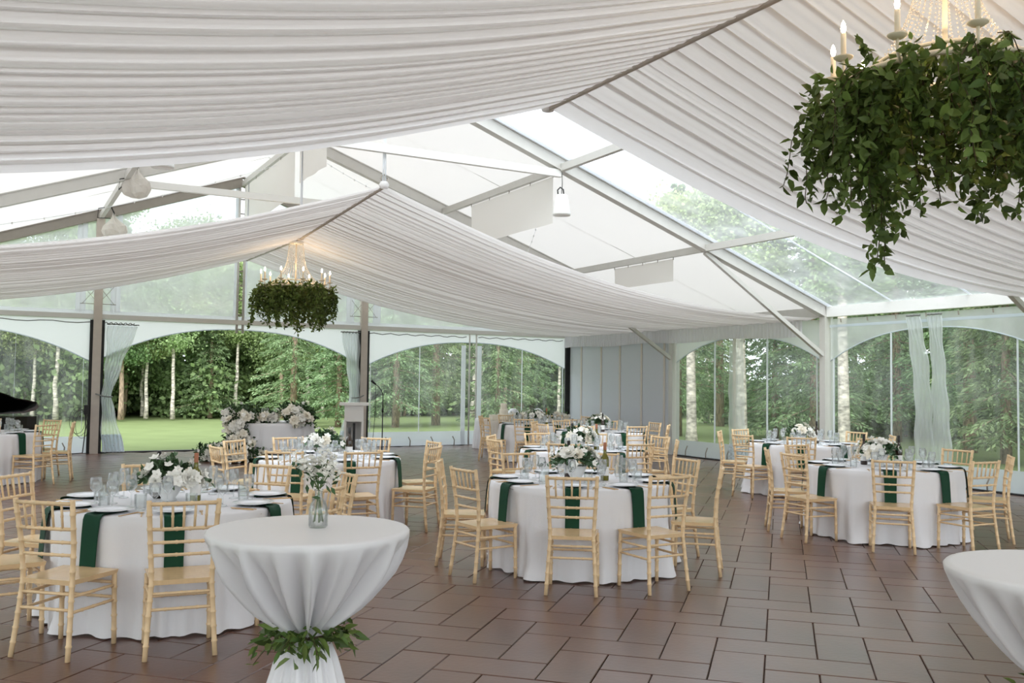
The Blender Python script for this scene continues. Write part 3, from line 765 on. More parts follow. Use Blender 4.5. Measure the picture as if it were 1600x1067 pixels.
# ------------------------------------------------------------------ tableware prototypes
def cloth_mesh(R, h, seed, seg=176, flare=0.14, pool=True, dents=()):
    rg = random.Random(seed)
    ks = [(rg.choice([9, 11, 13]), rg.uniform(0, 6.28), 0.55), (rg.choice([17, 19, 22]), rg.uniform(0, 6.28), 0.35), (rg.choice([5, 6, 7]), rg.uniform(0, 6.28), 0.35)]
    prof = [(0, 0.0), (0.6*R, 0.0), (0.95*R, 0.0), (0.985*R, -0.003), (R, -0.012)]
    m_ = MB(); vs = []; nring = 0
    def wave(a): return sum(w*math.sin(k*a+p) for k, p, w in ks)
    for r, dz in prof[1:]:
        vs += [(r*math.cos(2*PI*k/seg), r*math.sin(2*PI*k/seg), h+dz) for k in range(seg)]; nring += 1
    for q in range(1, 15):
        f_ = q/14
        for k in range(seg):
            a = 2*PI*k/seg; w = wave(a)
            r = R+0.006 + flare*f_**1.05*(0.62+0.70*w) + 0.012*f_*math.sin(31*a+2*math.sin(4*a))
            z = h-0.012-(h-0.020)*f_
            if pool and q >= 13: r += (q-12)*0.028*(0.5+0.6*math.sin(13*a+1)*math.sin(5*a)); z = max(z, 0.006+0.012*(0.5+0.5*math.sin(23*a)))
            for da, rm in dents:                      # the cloth hangs in behind each chair's front legs
                dd = (a-da+PI) % (2*PI)-PI; wt = math.exp(-(dd/0.30)**4)
                r = r*(1-wt)+min(r, rm-0.022*f_**0.6*(1+math.sin(29*a+2*math.sin(7*a))))*wt
            vs.append((r*math.cos(a), r*math.sin(a), z))
        nring += 1
    vs.append((0, 0, h)); c = len(vs)-1
    fs = [(c, k, (k+1) % seg) for k in range(seg)]
    fs += [(i*seg+k, (i+1)*seg+k, (i+1)*seg+(k+1) % seg, i*seg+(k+1) % seg) for i in range(nring-1) for k in range(seg)]
    return MB().add(vs, fs)
TOPM = MB().lathe([(0.0, 0.72), (0.80, 0.72), (0.815, 0.73), (0.815, 0.752), (0.80, 0.757), (0.0, 0.757)], 40).mesh('tabletop', 'brown_bark', False)
LEGM = MB().tube([(0, 0, 0.0), (0, 0, 0.72)], 0.018, 8).mesh('leg', 'alu_dark')
PLATE = MB().lathe([(0.0, 0.004), (0.085, 0.004), (0.095, 0.010), (0.138, 0.018), (0.14, 0.015), (0.09, 0.003), (0.0, 0.0)], 28).mesh('plate', 'porcelain')
GOBLET = MB().lathe([(0.0, 0.0), (0.036, 0.001), (0.034, 0.006), (0.006, 0.012), (0.005, 0.07), (0.014, 0.082), (0.036, 0.105), (0.040, 0.135), (0.036, 0.180), (0.034, 0.180), (0.037, 0.135), (0.033, 0.108), (0.0, 0.088)], 16).mesh('goblet', 'glass')
WINEG = MB().lathe([(0.0, 0.0), (0.034, 0.001), (0.032, 0.006), (0.005, 0.012), (0.004, 0.095), (0.018, 0.108), (0.037, 0.14), (0.037, 0.17), (0.031, 0.215), (0.029, 0.215), (0.035, 0.17), (0.034, 0.142), (0.0, 0.108)], 16).mesh('wine_glass', 'glass')
TUMB = MB().lathe([(0.0, 0.0), (0.032, 0.0), (0.036, 0.01), (0.040, 0.105), (0.037, 0.105), (0.033, 0.014), (0.0, 0.012)], 12).mesh('tumbler', 'glass', False)
def napkin_mesh():
    w = 0.062; m_ = MB(); T = 0.006
    path = [(-0.25, 0.0), (-0.10, 0.002), (-0.02, 0.003), (0.004, -0.004), (0.020, -0.03), (0.032, -0.12), (0.040, -0.22), (0.046, -0.315)]
    for off in (0, T):
        m_.grid(lambda u, v_: ((2*u-1)*w*(1+0.06*math.sin(v_*5)), float(np.interp(v_*7, range(8), [p[0] for p in path]))+off*0.7, float(np.interp(v_*7, range(8), [p[1] for p in path]))+off+0.004*math.sin(u*7+v_*4)), 5, 21)
    n = 6
    return m_.mesh('napkin', 'napkin')
NAPK = napkin_mesh()
KNIFE = MB().box((-0.005, -0.10, 0), (0.005, 0.0, 0.004)).prism([(-0.006, 0.0), (0.008, 0.0), (0.009, 0.08), (0.002, 0.105), (-0.006, 0.10)], 0.001, 0.003).mesh('knife', 'gold', False)
FORK = MB().box((-0.004, -0.10, 0), (0.004, 0.03, 0.004)).prism([(-0.011, 0.045), (-0.006, 0.03), (0.006, 0.03), (0.011, 0.045), (0.011, 0.06), (-0.011, 0.06)], 0.001, 0.004)
for q in (-0.0095, -0.0032, 0.0032, 0.0095): FORK.box((q-0.0016, 0.06, 0.001), (q+0.0016, 0.095, 0.004))
FORK = FORK.mesh('fork', 'gold', False)
SPOON = MB().box((-0.004, -0.10, 0), (0.004, 0.04, 0.004)).lathe([(0.0, 0.001), (0.013, 0.003), (0.018, 0.007), (0.0, 0.004)], 12, (0, 0.055, 0)).mesh('spoon', 'gold', False)
def bottle_proto(glassm, topm, name):
    t = thing('wine_bottle', 'x', 'bottle')
    MB().lathe([(0.0, 0.003), (0.034, 0.0), (0.0375, 0.008), (0.0375, 0.185), (0.034, 0.205), (0.018, 0.235), (0.0145, 0.255), (0.0145, 0.31), (0.0, 0.31)], 20).build('glass_body', glassm, t, True)
    MB().lathe([(0.0382, 0.045), (0.0382, 0.125)], 20).build('paper_label', 'paper', t, True)
    MB().lathe([(0.0, 0.345), (0.0155, 0.343), (0.0155, 0.278), (0.0148, 0.276)], 14).build('capsule', topm, t, True)
    remember(t); return t
flower_rng = np.random.default_rng(77)
def rose_mesh(matn, seed, layers=((0.012, 5, 0.045, 1.35), (0.026, 6, 0.05, 1.1), (0.042, 7, 0.052, 0.75), (0.056, 8, 0.052, 0.4))):
    rg = random.Random(seed); m_ = MB()
    for r, n, ln, tilt in layers:
        for k in range(n):
            a = 2*PI*k/n+rg.uniform(-0.2, 0.2)+r*40
            ca, sa = math.cos(a), math.sin(a)
            def fn(u, v_):
                w = (2*u-1)*ln*0.62*math.sin(PI*(0.18+0.72*v_))
                ou = r*0.5 + ln*v_*math.cos(tilt)*1.1 + 0.010*v_*v_
                up = ln*v_*math.sin(tilt) - 0.35*ln*(2*u-1)**2*0.25
                ou -= 0.30*abs(w)
                return (ca*ou-sa*w, sa*ou+ca*w, up)
            m_.grid(fn, 4, 3)
    m_.lathe([(0.0, 0.045), (0.012, 0.04), (0.014, 0.0)], 8)
    return m_.mesh('rose', matn)
ROSES = [rose_mesh('petal_white', 1), rose_mesh('petal_cream', 2)]
def blossom_mesh(seed):
    m_ = MB()
    for k in range(5):
        a = 2*PI*k/5; ca, sa = math.cos(a), math.sin(a)
        m_.grid(lambda u, v_: (ca*0.026*v_-sa*(2*u-1)*0.012*math.sin(PI*(0.2+0.7*v_)), sa*0.026*v_+ca*(2*u-1)*0.012*math.sin(PI*(0.2+0.7*v_)), 0.010*v_-0.004*abs(2*u-1)), 2, 3)
    m_.lathe([(0, 0.006), (0.005, 0.003), (0, 0)], 6)
    return m_.mesh('blossom', 'petal_white')
BLOSS = blossom_mesh(1)
DAHLIA = MB()
for lay, (n, tilt, ln) in enumerate(((9, 1.2, 0.035), (14, 0.8, 0.048), (18, 0.4, 0.058), (20, 0.1, 0.062))):
    for k in range(n):
        a = 2*PI*(k+0.5*lay)/n; ca, sa = math.cos(a), math.sin(a); w = 0.008
        tip = ln*math.cos(tilt); up = ln*math.sin(tilt)
        DAHLIA.add([(ca*0.006-sa*w*0.4, sa*0.006+ca*w*0.4, 0.004), (ca*tip*0.6+sa*w, sa*tip*0.6-ca*w, up*0.6), (ca*tip, sa*tip, up), (ca*tip*0.6-sa*w, sa*tip*0.6+ca*w, up*0.6)], [(0, 1, 2, 3)])
DAHLIA = DAHLIA.mesh('dahlia', 'petal_white')

def centerpiece(x, y, z, lab, seed, spread=0.2, vase='bowl'):
    t = thing('flower_arrangement', lab, 'flowers', (x, y, z), group='flower arrangements on the round tables')
    rng = np.random.default_rng(seed)
    MB().lathe([(0.0, 0.0), (0.06, 0.0), (0.05, 0.02), (0.075, 0.06), (0.10, 0.13), (0.095, 0.13), (0.06, 0.05), (0.0, 0.04)], 20).build('vase', 'vase_white', t, True)
    c = np.array([0, 0, 0.13]); P = []; D = []
    def dirn():
        d = rng.normal(size=3); d[2] = abs(d[2])*0.9+0.15; return d/np.linalg.norm(d)
    for k in range(13):
        d = dirn(); r = spread*rng.uniform(0.75, 1.0)
        p = c + d*np.array([r*1.25, r*1.25, r*0.85])
        nrm = Vector(d).to_track_quat('Z', 'Y').to_euler()
        me = DAHLIA if k % 5 == 4 else ROSES[k % 2 if k % 3 else 0]
        link('dahlia' if me is DAHLIA else 'rose', me, t, tuple(p), nrm, rng.uniform(0.65, 0.95))
    for k in range(16):
        d = dirn(); r = spread*rng.uniform(0.9, 1.25); p = c + d*np.array([r*1.25, r*1.25, r*0.9])
        link('blossom', BLOSS, t, tuple(p), Vector(d).to_track_quat('Z', 'Y').to_euler(), rng.uniform(1.0, 1.6))
    # leafy sprays reaching out
    for k in range(52):
        d = dirn(); d[2] = d[2]*(0.5 if k % 2 else 1.0)-0.15*rng.random(); ln = spread*rng.uniform(0.9, 1.8 if k % 2 else 1.25)
        for f_ in np.linspace(0.3, 1, 10):
            p = c + d*ln*f_ + np.array([0, 0, 0.05*math.sin(PI*f_)-0.03*f_]); P.append(p)
            a = d + rng.normal(size=3)*0.7; D.append(a)
    P, D = np.array(P), np.array(D)
    P[:, 2] = np.maximum(P[:, 2], 0.025)
    half = rng.random(len(P)) < 0.62
    for msk, mtn, sz in ((half, 'flower_leaf', 0.05), (~half, 'euca_leaf', 0.045)):
        Vv, Ff = qleaves(rng, P[msk], D[msk], sz, 0.6); Vv[:, 2] = np.maximum(Vv[:, 2], 0.006)
        tag(link('foliage', npmesh('foliage', Vv, Ff, mtn), t), kind='stuff')
    return t

# ------------------------------------------------------------------ round tables with chairs and settings
SIDE = ['right', 'far right', 'far', 'far left', 'left', 'near left', 'near', 'near right']
def side_word(a):
    """word for a direction seen from the camera"""
    view = math.atan2(FWD.y, FWD.x); rel = (a-view+PI/2) % (2*PI)   # 0 = right, pi/2 = away
    return SIDE[int(round(rel/(PI/4))) % 8]
GREEN_B = bottle_proto('green_bottle', 'cork', 'g'); KG = dict(KIDS)
BROWN_B = bottle_proto('brown_bottle', 'dark_cap', 'b'); KB = dict(KIDS)
used = {'g': False, 'b': False}
def place_bottle(kind, x, y, lab):
    global KIDS
    proto, kk = (GREEN_B, KG) if kind == 'g' else (BROWN_B, KB)
    if used[kind]:
        KIDS = kk; o = copy_tree(proto)
    else: o = proto; used[kind] = True
    o.location = (x, y, 0.7665); o.rotation_euler = (0, 0, x*7+y*3)
    tag(o, lab, 'bottle', 'wine bottles on the round tables')
KC = None
remember(CHAIR); KC = dict(KIDS)
FH = Vector((FWD.x, FWD.y, 0)).normalized(); RH = Vector((RGT.x, RGT.y, 0)).normalized()
TABLES = [
 # key, centre, phrase, angles override {slot: (deg, radius)}, cutlery, bottles
 ('t1', (-3.78, -15.10), 'round table behind the front cocktail table', {5: (-132.7, 1.02), 6: (-96.5, 1.02), 4: (-171, 1.02), 3: (143, 0.95)}, True, (('g', 0.16, -0.02), ('b', -0.16, 0.12))),
 ('t2', (-1.57, -11.77), 'round table in front of the lectern', {6: (-92, 1.02), 5: (-128, 1.0)}, True, (('b', 0.24, -0.02),)),
 ('t3', (-0.22, -14.97), 'centre round table', {5: (-126, 1.03), 6: (-90, 1.03), 7: (-43, 0.99), 4: (-174, 0.96), 3: (150, 1.02)}, True, (('g', 0.22, -0.03), ('b', -0.1, 0.16))),
 ('t4', (1.95, -11.67), 'round table behind the centre one', {}, True, (('g', 0.2, 0.02), ('b', -0.12, 0.12))),
 ('t5', (4.93, -7.74), 'round table near the white panelled wall', {}, False, (('b', 0.03, -0.16),)),
 ('t6', (5.31, -4.78), 'farthest round table by the cake', {}, False, (('g', 0.2, -0.02),)),
 ('t7', (3.85, -14.95), 'nearest right-hand round table', {5: (-136, 1.0), 4: (174.5, 0.95), 6: (-92.7, 1.03)}, True, (('b', 0.16, -0.06), ('b', -0.16, 0.13))),
 ('t8', (6.10, -11.60), 'right-hand round table by the clear wall', {}, True, (('b', 0.22, 0.0),)),
 ('t9', (-5.10, -5.40), 'far left round table by the piano', {0: (-8, 1.02), 1: (38, 1.02)}, False, (('b', 0.12, 0.1),)),
]
rr = random.Random(11)
for ti, (key, (cx, cy), ph, over, cut, bots) in enumerate(TABLES):
    t = thing('round_table', ph + ', hidden under its white cloth', 'table', (cx, cy, 0.0), 0, 'round banquet tables')
    link('tabletop', TOPM, t)
    for a in range(4): link('leg', LEGM, t, (0.5*math.cos(a*PI/2+0.4), 0.5*math.sin(a*PI/2+0.4), 0))
    dents = []
    for k in range(8):
        dflt = (k*45 + rr.uniform(-4, 4), rr.uniform(0.97, 1.05))
        deg, rad = over.get(k, dflt)
        rad = max(rad+0.03, 1.02); dents.append((math.radians(deg), rad-0.21))
        a = math.radians(deg); w = side_word(math.radians(k*45))
        turn = rr.uniform(-0.10, 0.10) if k not in over else 0
        d = Vector((math.cos(a), math.sin(a), 0))
        KIDS = KC
        place_chair(cx+d.x*rad, cy+d.y*rad, a+PI/2+turn, 'pale wooden spindle-back chair, %s of the %s' % (w, ph), 'chairs around the round tables')
        # setting
        na = a + rr.uniform(-0.04, 0.04); nd = Vector((math.cos(na), math.sin(na), 0)); td = Vector((-nd.y, nd.x, 0))
        at = lambda r, s, z=0.7668: (cx+nd.x*r+td.x*s, cy+nd.y*r+td.y*s, z)
        rot = (0, 0, na-PI/2)
        tag(link('napkin', NAPK, None, at(0.822, 0), rot), 'dark green napkin hanging, %s of the %s' % (w, ph), 'napkin', 'dark green napkins')
        tag(link('plate', PLATE, None, at(0.665, 0, 0.776)), 'white dinner plate, %s of the %s' % (w, ph), 'plate', 'white dinner plates')
        tag(link('water_goblet', GOBLET, None, at(0.50, -0.125)), 'clear stemmed water goblet, %s of the %s' % (w, ph), 'glass', 'stemmed water goblets')
        tag(link('wine_glass', WINEG, None, at(0.41, -0.045)), 'tall clear wine glass, %s of the %s' % (w, ph), 'glass', 'tall wine glasses')
        tag(link('tumbler', TUMB, None, at(0.51, 0.105)), 'short crystal tumbler, %s of the %s' % (w, ph), 'glass', 'crystal tumblers')
        if cut:
            for nm, me, s in (('fork', FORK, 0.165), ('knife', KNIFE, -0.165), ('spoon', SPOON, -0.20)):
                tag(link(nm, me, None, at(0.70, s), (0, 0, na+PI/2)), 'gold %s, %s of the %s' % (nm, w, ph), nm, 'gold cutlery')
    c = link('tablecloth', cloth_mesh(0.82, 0.765, ti+1, 208, dents=dents).mesh('tablecloth', 'linen'), None, (cx, cy, 0))
    tag(c, 'white floor-length linen cloth on the ' + ph, 'tablecloth', 'white round tablecloths')
    centerpiece(cx-RH.x*0.04, cy-RH.y*0.04, 0.7665, 'white flowers on the ' + ph, 100+ti, 0.19)
    for bi, (kind, br, bf) in enumerate(bots):
        p = Vector((cx, cy, 0))+RH*br+FH*bf
        place_bottle(kind, p.x, p.y, ('olive green wine bottle' if kind == 'g' else ('dark brown wine bottle with white label' if bi == 0 else 'dark wine bottle behind flowers')) + ' on the ' + ph)

# ------------------------------------------------------------------ cocktail tables
def cocktail(x, y, lab, lab2, seed):
    t = thing('cocktail_table', lab, 'table', (x, y, 0))
    MB().lathe([(0.0, 1.035), (0.375, 1.035), (0.38, 1.045), (0.38, 1.06), (0.37, 1.064), (0.0, 1.064)], 40).build('tabletop', 'brown_bark', t)
    MB().tube([(0, 0, 0.02), (0, 0, 1.04)], 0.035, 12).build('pedestal', 'alu_dark', t, True)
    MB().lathe([(0.0, 0.03), (0.05, 0.028), (0.24, 0.010), (0.25, 0.0), (0.0, 0.0)], 24).build('foot', 'alu_dark', t, True)
    rg = random.Random(seed); seg = 220; R = 0.386
    zs = [(1.0705, 0.0), (1.0705, 0.25), (1.070, 0.36), (1.068, 0.379), (1.060, R)]
    prof = [(1.04, 0.384), (1.00, 0.365), (0.95, 0.335), (0.90, 0.30), (0.85, 0.258), (0.80, 0.214), (0.76, 0.172), (0.72, 0.122), (0.69, 0.084), (0.66, 0.080), (0.63, 0.092), (0.58, 0.112), (0.50, 0.135), (0.40, 0.165), (0.25, 0.215), (0.1, 0.262), (0.02, 0.285)]
    k1, k2, p1, p2 = 15, 27, rg.uniform(0, 6), rg.uniform(0, 6)
    vs = [(0, 0, 1.0705)]; n = 0
    for z, r in zs[1:]:
        vs += [(r*math.cos(2*PI*k/seg), r*math.sin(2*PI*k/seg), z) for k in range(seg)]; n += 1
    for z, r in prof:
        for k in range(seg):
            a = 2*PI*k/seg
            am = (0.105 if 0.66 < z < 1.03 else 0.032)*min(1, max(0, (1.055-z)/0.14))*min(1.0, r/0.15)
            w = (1-1.7*abs(math.sin(0.5*(k1*a+p1)+0.7*math.sin(3*a)))**0.7) * 0.7 + 0.45*math.sin(k2*a+p2+math.sin(5*a))
            rr_ = r + am*(w*0.62-0.22)
            vs.append((rr_*math.cos(a), rr_*math.sin(a), z))
        n += 1
    fs = [(0, 1+k, 1+(k+1) % seg) for k in range(seg)]
    fs += [(1+i*seg+k, 1+(i+1)*seg+k, 1+(i+1)*seg+(k+1) % seg, 1+i*seg+(k+1) % seg) for i in range(n-1) for k in range(seg)]
    c = MB().add(vs, fs).build('tablecloth', 'satin', None, True); c.location = (x, y, 0)
    tag(c, lab2, 'tablecloth')
    return t
CK = (-3.845, -18.615)
cocktail(CK[0], CK[1], 'tall cocktail table in the left foreground, hidden under its gathered cloth', 'white satin cloth gathered round the front cocktail table', 4)
cocktail(-1.90, -20.42, 'tall cocktail table cut off at the right edge, hidden under its cloth', 'white satin cloth on the cocktail table at the right edge', 8)
def garland(x, y, z, r, lab, seed):
    t = thing('leaf_garland', lab, 'garland', (x, y, z))
    MB().tube([(r*math.cos(a), r*math.sin(a), 0.0) for a in np.linspace(0, 2*PI, 25)], 0.007, 5).build('vine_stem', 'vine_stem', t, True)
    rng = np.random.default_rng(seed)
    lm = [npmesh('leaf', *qleaves(np.random.default_rng(q), np.zeros((1, 3)), np.array([[1.0, 0, 0]]), 0.08, 0.40), 'vine_leaf') for q in range(4)]
    for k in range(210):
        a = rng.uniform(0, 2*PI); rr_ = r + abs(rng.normal())*0.03; zz = rng.normal()*0.025
        if k % 9 == 0: rr_ += 0.05; zz -= 0.03*rng.random()
        yaw = a + rng.normal()*0.9
        link('leaf', lm[k % 4], t, (rr_*math.cos(a), rr_*math.sin(a), zz), (rng.uniform(-0.8, 0.8), rng.uniform(-0.5, 0.9), yaw), rng.uniform(0.6, 1.0))
    for k in range(9):
        a = rng.uniform(0, 2*PI); p = np.array([r*math.cos(a), r*math.sin(a), 0]); d = np.array([math.cos(a), math.sin(a), rng.uniform(-0.5, 0.5)])
        path = [tuple(p+d*0.022*i+np.array([0, 0, -0.002*i*i])) for i in range(6)]
        MB().tube(path, 0.002, 4).build('tendril', 'vine_stem', t, True)
        for q in path[2:]:
            link('leaf', lm[k % 4], t, q, (rng.uniform(-0.8, 0.8), rng.uniform(-0.4, 0.9), a+rng.normal()*0.8), 0.7)
garland(CK[0], CK[1], 0.672, 0.092, 'green leaf garland tied round the waist of the front cocktail table', 6)
garland(-1.90, -20.42, 0.672, 0.092, 'green leaf garland round the cocktail table at the right edge', 7)

# vase with small white flowers on the front cocktail table
vx, vy = CK[0]+0.035, CK[1]+0.0
t = thing('flower_vase', 'clear glass bottle vase of tiny white flowers on the front cocktail table', 'vase', (vx, vy, 1.0715))
MB().lathe([(0.0, 0.0), (0.032, 0.0), (0.037, 0.006), (0.037, 0.07), (0.030, 0.092), (0.016, 0.112), (0.014, 0.135), (0.018, 0.145), (0.016, 0.145), (0.012, 0.134), (0.014, 0.113), (0.028, 0.090), (0.034, 0.07), (0.034, 0.008), (0.0, 0.006)], 20).build('glass_bottle', 'glass', t, True)
rng = np.random.default_rng(5)
PB = []
for k in range(9):
    a = rng.uniform(0, 6.28); d = rng.uniform(0.02, 0.10)
    top = np.array([d*math.cos(a), d*math.sin(a), 0.20+rng.uniform(0.0, 0.07)])
    MB().tube([(0.02*math.cos(a+2), 0.02*math.sin(a+2), 0.02), (0, 0, 0.14), tuple(top)], 0.002, 5).build('stem', 'stem', t, True)
    for q in range(28): PB.append(top + rng.normal(size=3)*np.array([0.026, 0.026, 0.020]))
for p in PB: link('blossom', BLOSS, t, tuple(p), (rng.uniform(-0.9, 0.9), rng.uniform(-0.9, 0.9), rng.uniform(0, 6)), rng.uniform(0.28, 0.48))
P = np.array(PB)[::3] - np.array([0, 0, 0.03]); Vv, Ff = leaves(rng, P, rng.normal(size=(len(P), 3)), 0.035, 0.4)
tag(link('foliage', npmesh('foliage', Vv, Ff, 'flower_leaf'), t), kind='stuff')

# ------------------------------------------------------------------ sweetheart table with cascading flowers
SX, SY = 0.15, -2.6
t = thing('round_table', 'couple\'s table in the open bay, hidden under its pale cloth', 'table', (SX, SY, 0))
link('tabletop', TOPM, t, None, None, (1.02, 1.02, 1)); 
for a in range(4): link('leg', LEGM, t, (0.5*math.cos(a*PI/2), 0.5*math.sin(a*PI/2), 0))
tag(link('tablecloth', cloth_mesh(0.86, 0.765, 12, flare=0.05, pool=False).mesh('tablecloth', 'linen'), None, (SX, SY, 0), (0, 0, 1)), 'pale floor-length cloth on the couple\'s table in the open bay', 'tablecloth')
def floral(name, lab, spine, nrose, nbl, nleaf, width, seed):
    o0 = Vector(spine[0]); t = thing(name, lab, 'flowers', (o0.x, o0.y, o0.z))
    rng = np.random.default_rng(seed); sp = [np.array(p)-np.array(spine[0]) for p in spine]
    def at(f_):
        f_ = f_*(len(sp)-1); i = min(int(f_), len(sp)-2); return sp[i]*(1-(f_-i))+sp[i+1]*(f_-i)
    toc = -np.array(FH)
    for k in range(nrose):
        w = width(k/nrose); p = at((k+0.5)/nrose) + rng.normal(size=3)*np.array([w, w, w*0.5]) + toc*(w*1.4+0.05)
        d = toc*0.9 + rng.normal(size=3)*0.4 + np.array([0, 0, 0.5])
        if p[2]+o0.z < 0.06: p[2] = 0.06-o0.z
        link('rose', ROSES[k % 2], t, tuple(p), Vector(d).to_track_quat('Z', 'Y').to_euler(), rng.uniform(0.9, 1.3))
    for k in range(nbl):
        w = width(k/nbl); p = at(k/nbl) + rng.normal(size=3)*np.array([w, w, w*0.6])*1.25 + toc*(w*1.4+0.05)
        if p[2]+o0.z < 0.04: p[2] = 0.04-o0.z
        link('blossom', BLOSS, t, tuple(p), Vector(toc+rng.normal(size=3)*0.5).to_track_quat('Z', 'Y').to_euler(), rng.uniform(1.3, 2.0))
    P = np.array([at(rng.random()) for _ in range(nleaf)]); fr = rng.random(nleaf)
    P = np.array([at(q) + np.clip(rng.normal(size=3), -1.5, 1.5)*np.array([1, 1, 0.6])*width(q)*1.35 for q in fr]) - toc*0.02
    P[:, 2] = np.maximum(P[:, 2], 0.05-o0.z)
    D = rng.normal(size=(nleaf, 3)); Vv, Ff = leaves(rng, P, D, 0.095, 0.5); Vv[:, 2] = np.maximum(Vv[:, 2], 0.004-o0.z)
    tag(link('foliage', npmesh('foliage', Vv, Ff, 'flower_leaf'), t), kind='stuff')
pL = Vector((SX, SY, 0)) - RH*0.62 - FH*0.62
floral('floral_cascade', 'white roses cascading down the left of the couple\'s table to the floor',
       [(pL.x+RH.x*0.1, pL.y+RH.y*0.1, 0.98), (pL.x+RH.x*0.16, pL.y+RH.y*0.16-0.05, 0.72), (pL.x+RH.x*0.2-FH.x*0.1, pL.y+RH.y*0.2-FH.y*0.1, 0.40), (pL.x+RH.x*0.12-FH.x*0.2, pL.y+RH.y*0.12-FH.y*0.2, 0.12)], 46, 60, 3600, lambda q: 0.15-0.05*math.sin(PI*min(1, q*1.3)), 41)
floral('floor_flowers', 'low bank of white roses on the floor left of the cascade',
       [(pL.x-RH.x*0.45-FH.x*0.1, pL.y-RH.y*0.45-FH.y*0.1, 0.14), (pL.x-FH.x*0.2, pL.y-FH.y*0.2, 0.16), (pL.x+RH.x*0.55-FH.x*0.25, pL.y+RH.y*0.55-FH.y*0.25, 0.12)], 30, 40, 2600, lambda q: 0.13, 42)
pr = Vector((SX, SY, 0))+RH*0.62-FH*0.2
floral('table_flowers', 'cluster of white roses spilling over the right of the couple\'s table',
       [(pr.x-RH.x*0.2, pr.y-RH.y*0.2, 1.02), (pr.x, pr.y, 0.96), (pr.x+RH.x*0.1-FH.x*0.2, pr.y+RH.y*0.1-FH.y*0.2, 0.82)], 22, 26, 1500, lambda q: 0.11, 43)
pc = Vector((SX, SY, 0))-FH*0.45
floral('table_flowers', 'low posy of cream flowers in the middle of the couple\'s table',
       [(pc.x-RH.x*0.12, pc.y-RH.y*0.12, 0.86), (pc.x+RH.x*0.12, pc.y+RH.y*0.12, 0.88)], 12, 24, 400, lambda q: 0.07, 44)
for k, s in enumerate((-0.13, 0.12)):
    p = Vector((SX, SY, 0.766))+RH*s-FH*0.1
    tt = thing('hurricane_candle', 'white candle in a clear shade, %s one on the couple\'s table' % ('left' if k == 0 else 'right'), 'candle', p)
    MB().lathe([(0.0, 0.0), (0.045, 0.0), (0.045, 0.20), (0.0, 0.20)], 14).build('wax', 'candle', tt, True)
    MB().lathe([(0.07, 0.0), (0.075, 0.26), (0.06, 0.30)], 18).build('glass_shade', 'glass', tt, True)

# ------------------------------------------------------------------ lectern, microphone
t = thing('lectern', 'off-white wooden lectern beside the open bay', 'lectern', (2.10, -2.15, 0), math.atan2(RH.y, RH.x)+0.15)
MB().box((-0.21, -0.16, 0.74), (0.21, 0.20, 1.10)).build('front_box', 'lectern_white', t)
MB().box((-0.32, -0.24, 1.10), (0.32, 0.28, 1.16)).build('top_slab', 'lectern_white', t)
for q in (-1, 1):
    MB().box((q*0.19-0.025, -0.15, 0.05), (q*0.19+0.025, 0.19, 0.74)).build('side_panel', 'lectern_white', t)
MB().box((-0.165, 0.15, 0.05), (0.165, 0.18, 0.74)).build('back_panel', 'lectern_white', t)
MB().box((-0.27, -0.21, 0.0), (0.27, 0.25, 0.05)).build('base', 'lectern_white', t)
MB().box((-0.02, -0.10, 0.05), (0.03, 0.14, 0.70)).build('inner_upright', 'mic_black', t)
t = thing('microphone_stand', 'black microphone stand right of the lectern', 'microphone', (2.95, -1.7, 0))
MB().lathe([(0.0, 0.03), (0.03, 0.03), (0.15, 0.012), (0.155, 0.0), (0.0, 0.0)], 24).build('base', 'mic_black', t, True)
MB().tube([(0, 0, 0.02), (0, 0, 0.95)], 0.014, 8).build('pole', 'mic_black', t, True)
MB().tube([(0, 0, 0.93), (0, 0, 1.02)], 0.022, 8).build('clutch', 'mic_black', t, True)
MB().tube([(0, 0, 0.95), (0, 0, 1.33), (-0.03, 0.01, 1.42), (-0.11, 0.03, 1.53), (-0.18, 0.06, 1.58)], 0.011, 8).build('gooseneck', 'mic_black', t, True)
MB().tube([(-0.16, 0.05, 1.57), (-0.22, 0.07, 1.62), (-0.26, 0.085, 1.66)], [0.02, 0.026, 0.03], 10).build('microphone', 'mic_black', t, True)
MB().tube([(-0.17, 0.05, 1.55), (-0.16, 0.03, 1.1), (-0.22, 0.0, 0.4), (-0.25, 0.0, 0.02)], 0.007, 5).build('cable', 'mic_black', t, True)

# ------------------------------------------------------------------ cake tables
t = thing('buffet_table', 'long dessert table under white cloth along the gable wall', 'table', (6.9, -1.45, 0))
MB().box((-1.25, -0.35, 0.70), (1.25, 0.35, 0.745)).build('tabletop', 'brown_bark', t)
for sx in (-1.1, 1.1):
    for sy in (-0.28, 0.28): MB().tube([(sx, sy, 0), (sx, sy, 0.7)], 0.02, 8).build('leg', 'alu_dark', t)
def rect_cloth(w, d, h, wob):
    def edge(a):   # superellipse outline
        c, s = math.cos(a), math.sin(a); k = 1/((abs(c)**10+abs(s)**10)**0.1); return c*k*w, s*k*d
    m_ = MB(); seg = 160
    vs = [(0, 0, h)]
    for q, (f_, z) in enumerate([(0.5, h), (0.985, h), (1.0, h-0.01)]+[(1.0, h-0.01-(h-0.02)*i/8) for i in range(1, 9)]):
        for k in range(seg):
            a = 2*PI*k/seg; x, y = edge(a); o = 0 if q < 3 else wob*(q-2)/8*(0.6+0.5*math.sin(19*a)+0.4*math.sin(33*a+1))
            n_ = math.hypot(x, y); vs.append((x*f_+x/n_*o, y*f_+y/n_*o, z))
    n = 11
    fs = [(0, 1+k, 1+(k+1) % seg) for k in range(seg)]+[(1+i*seg+k, 1+(i+1)*seg+k, 1+(i+1)*seg+(k+1) % seg, 1+i*seg+(k+1) % seg) for i in range(n-1) for k in range(seg)]
    return m_.add(vs, fs)
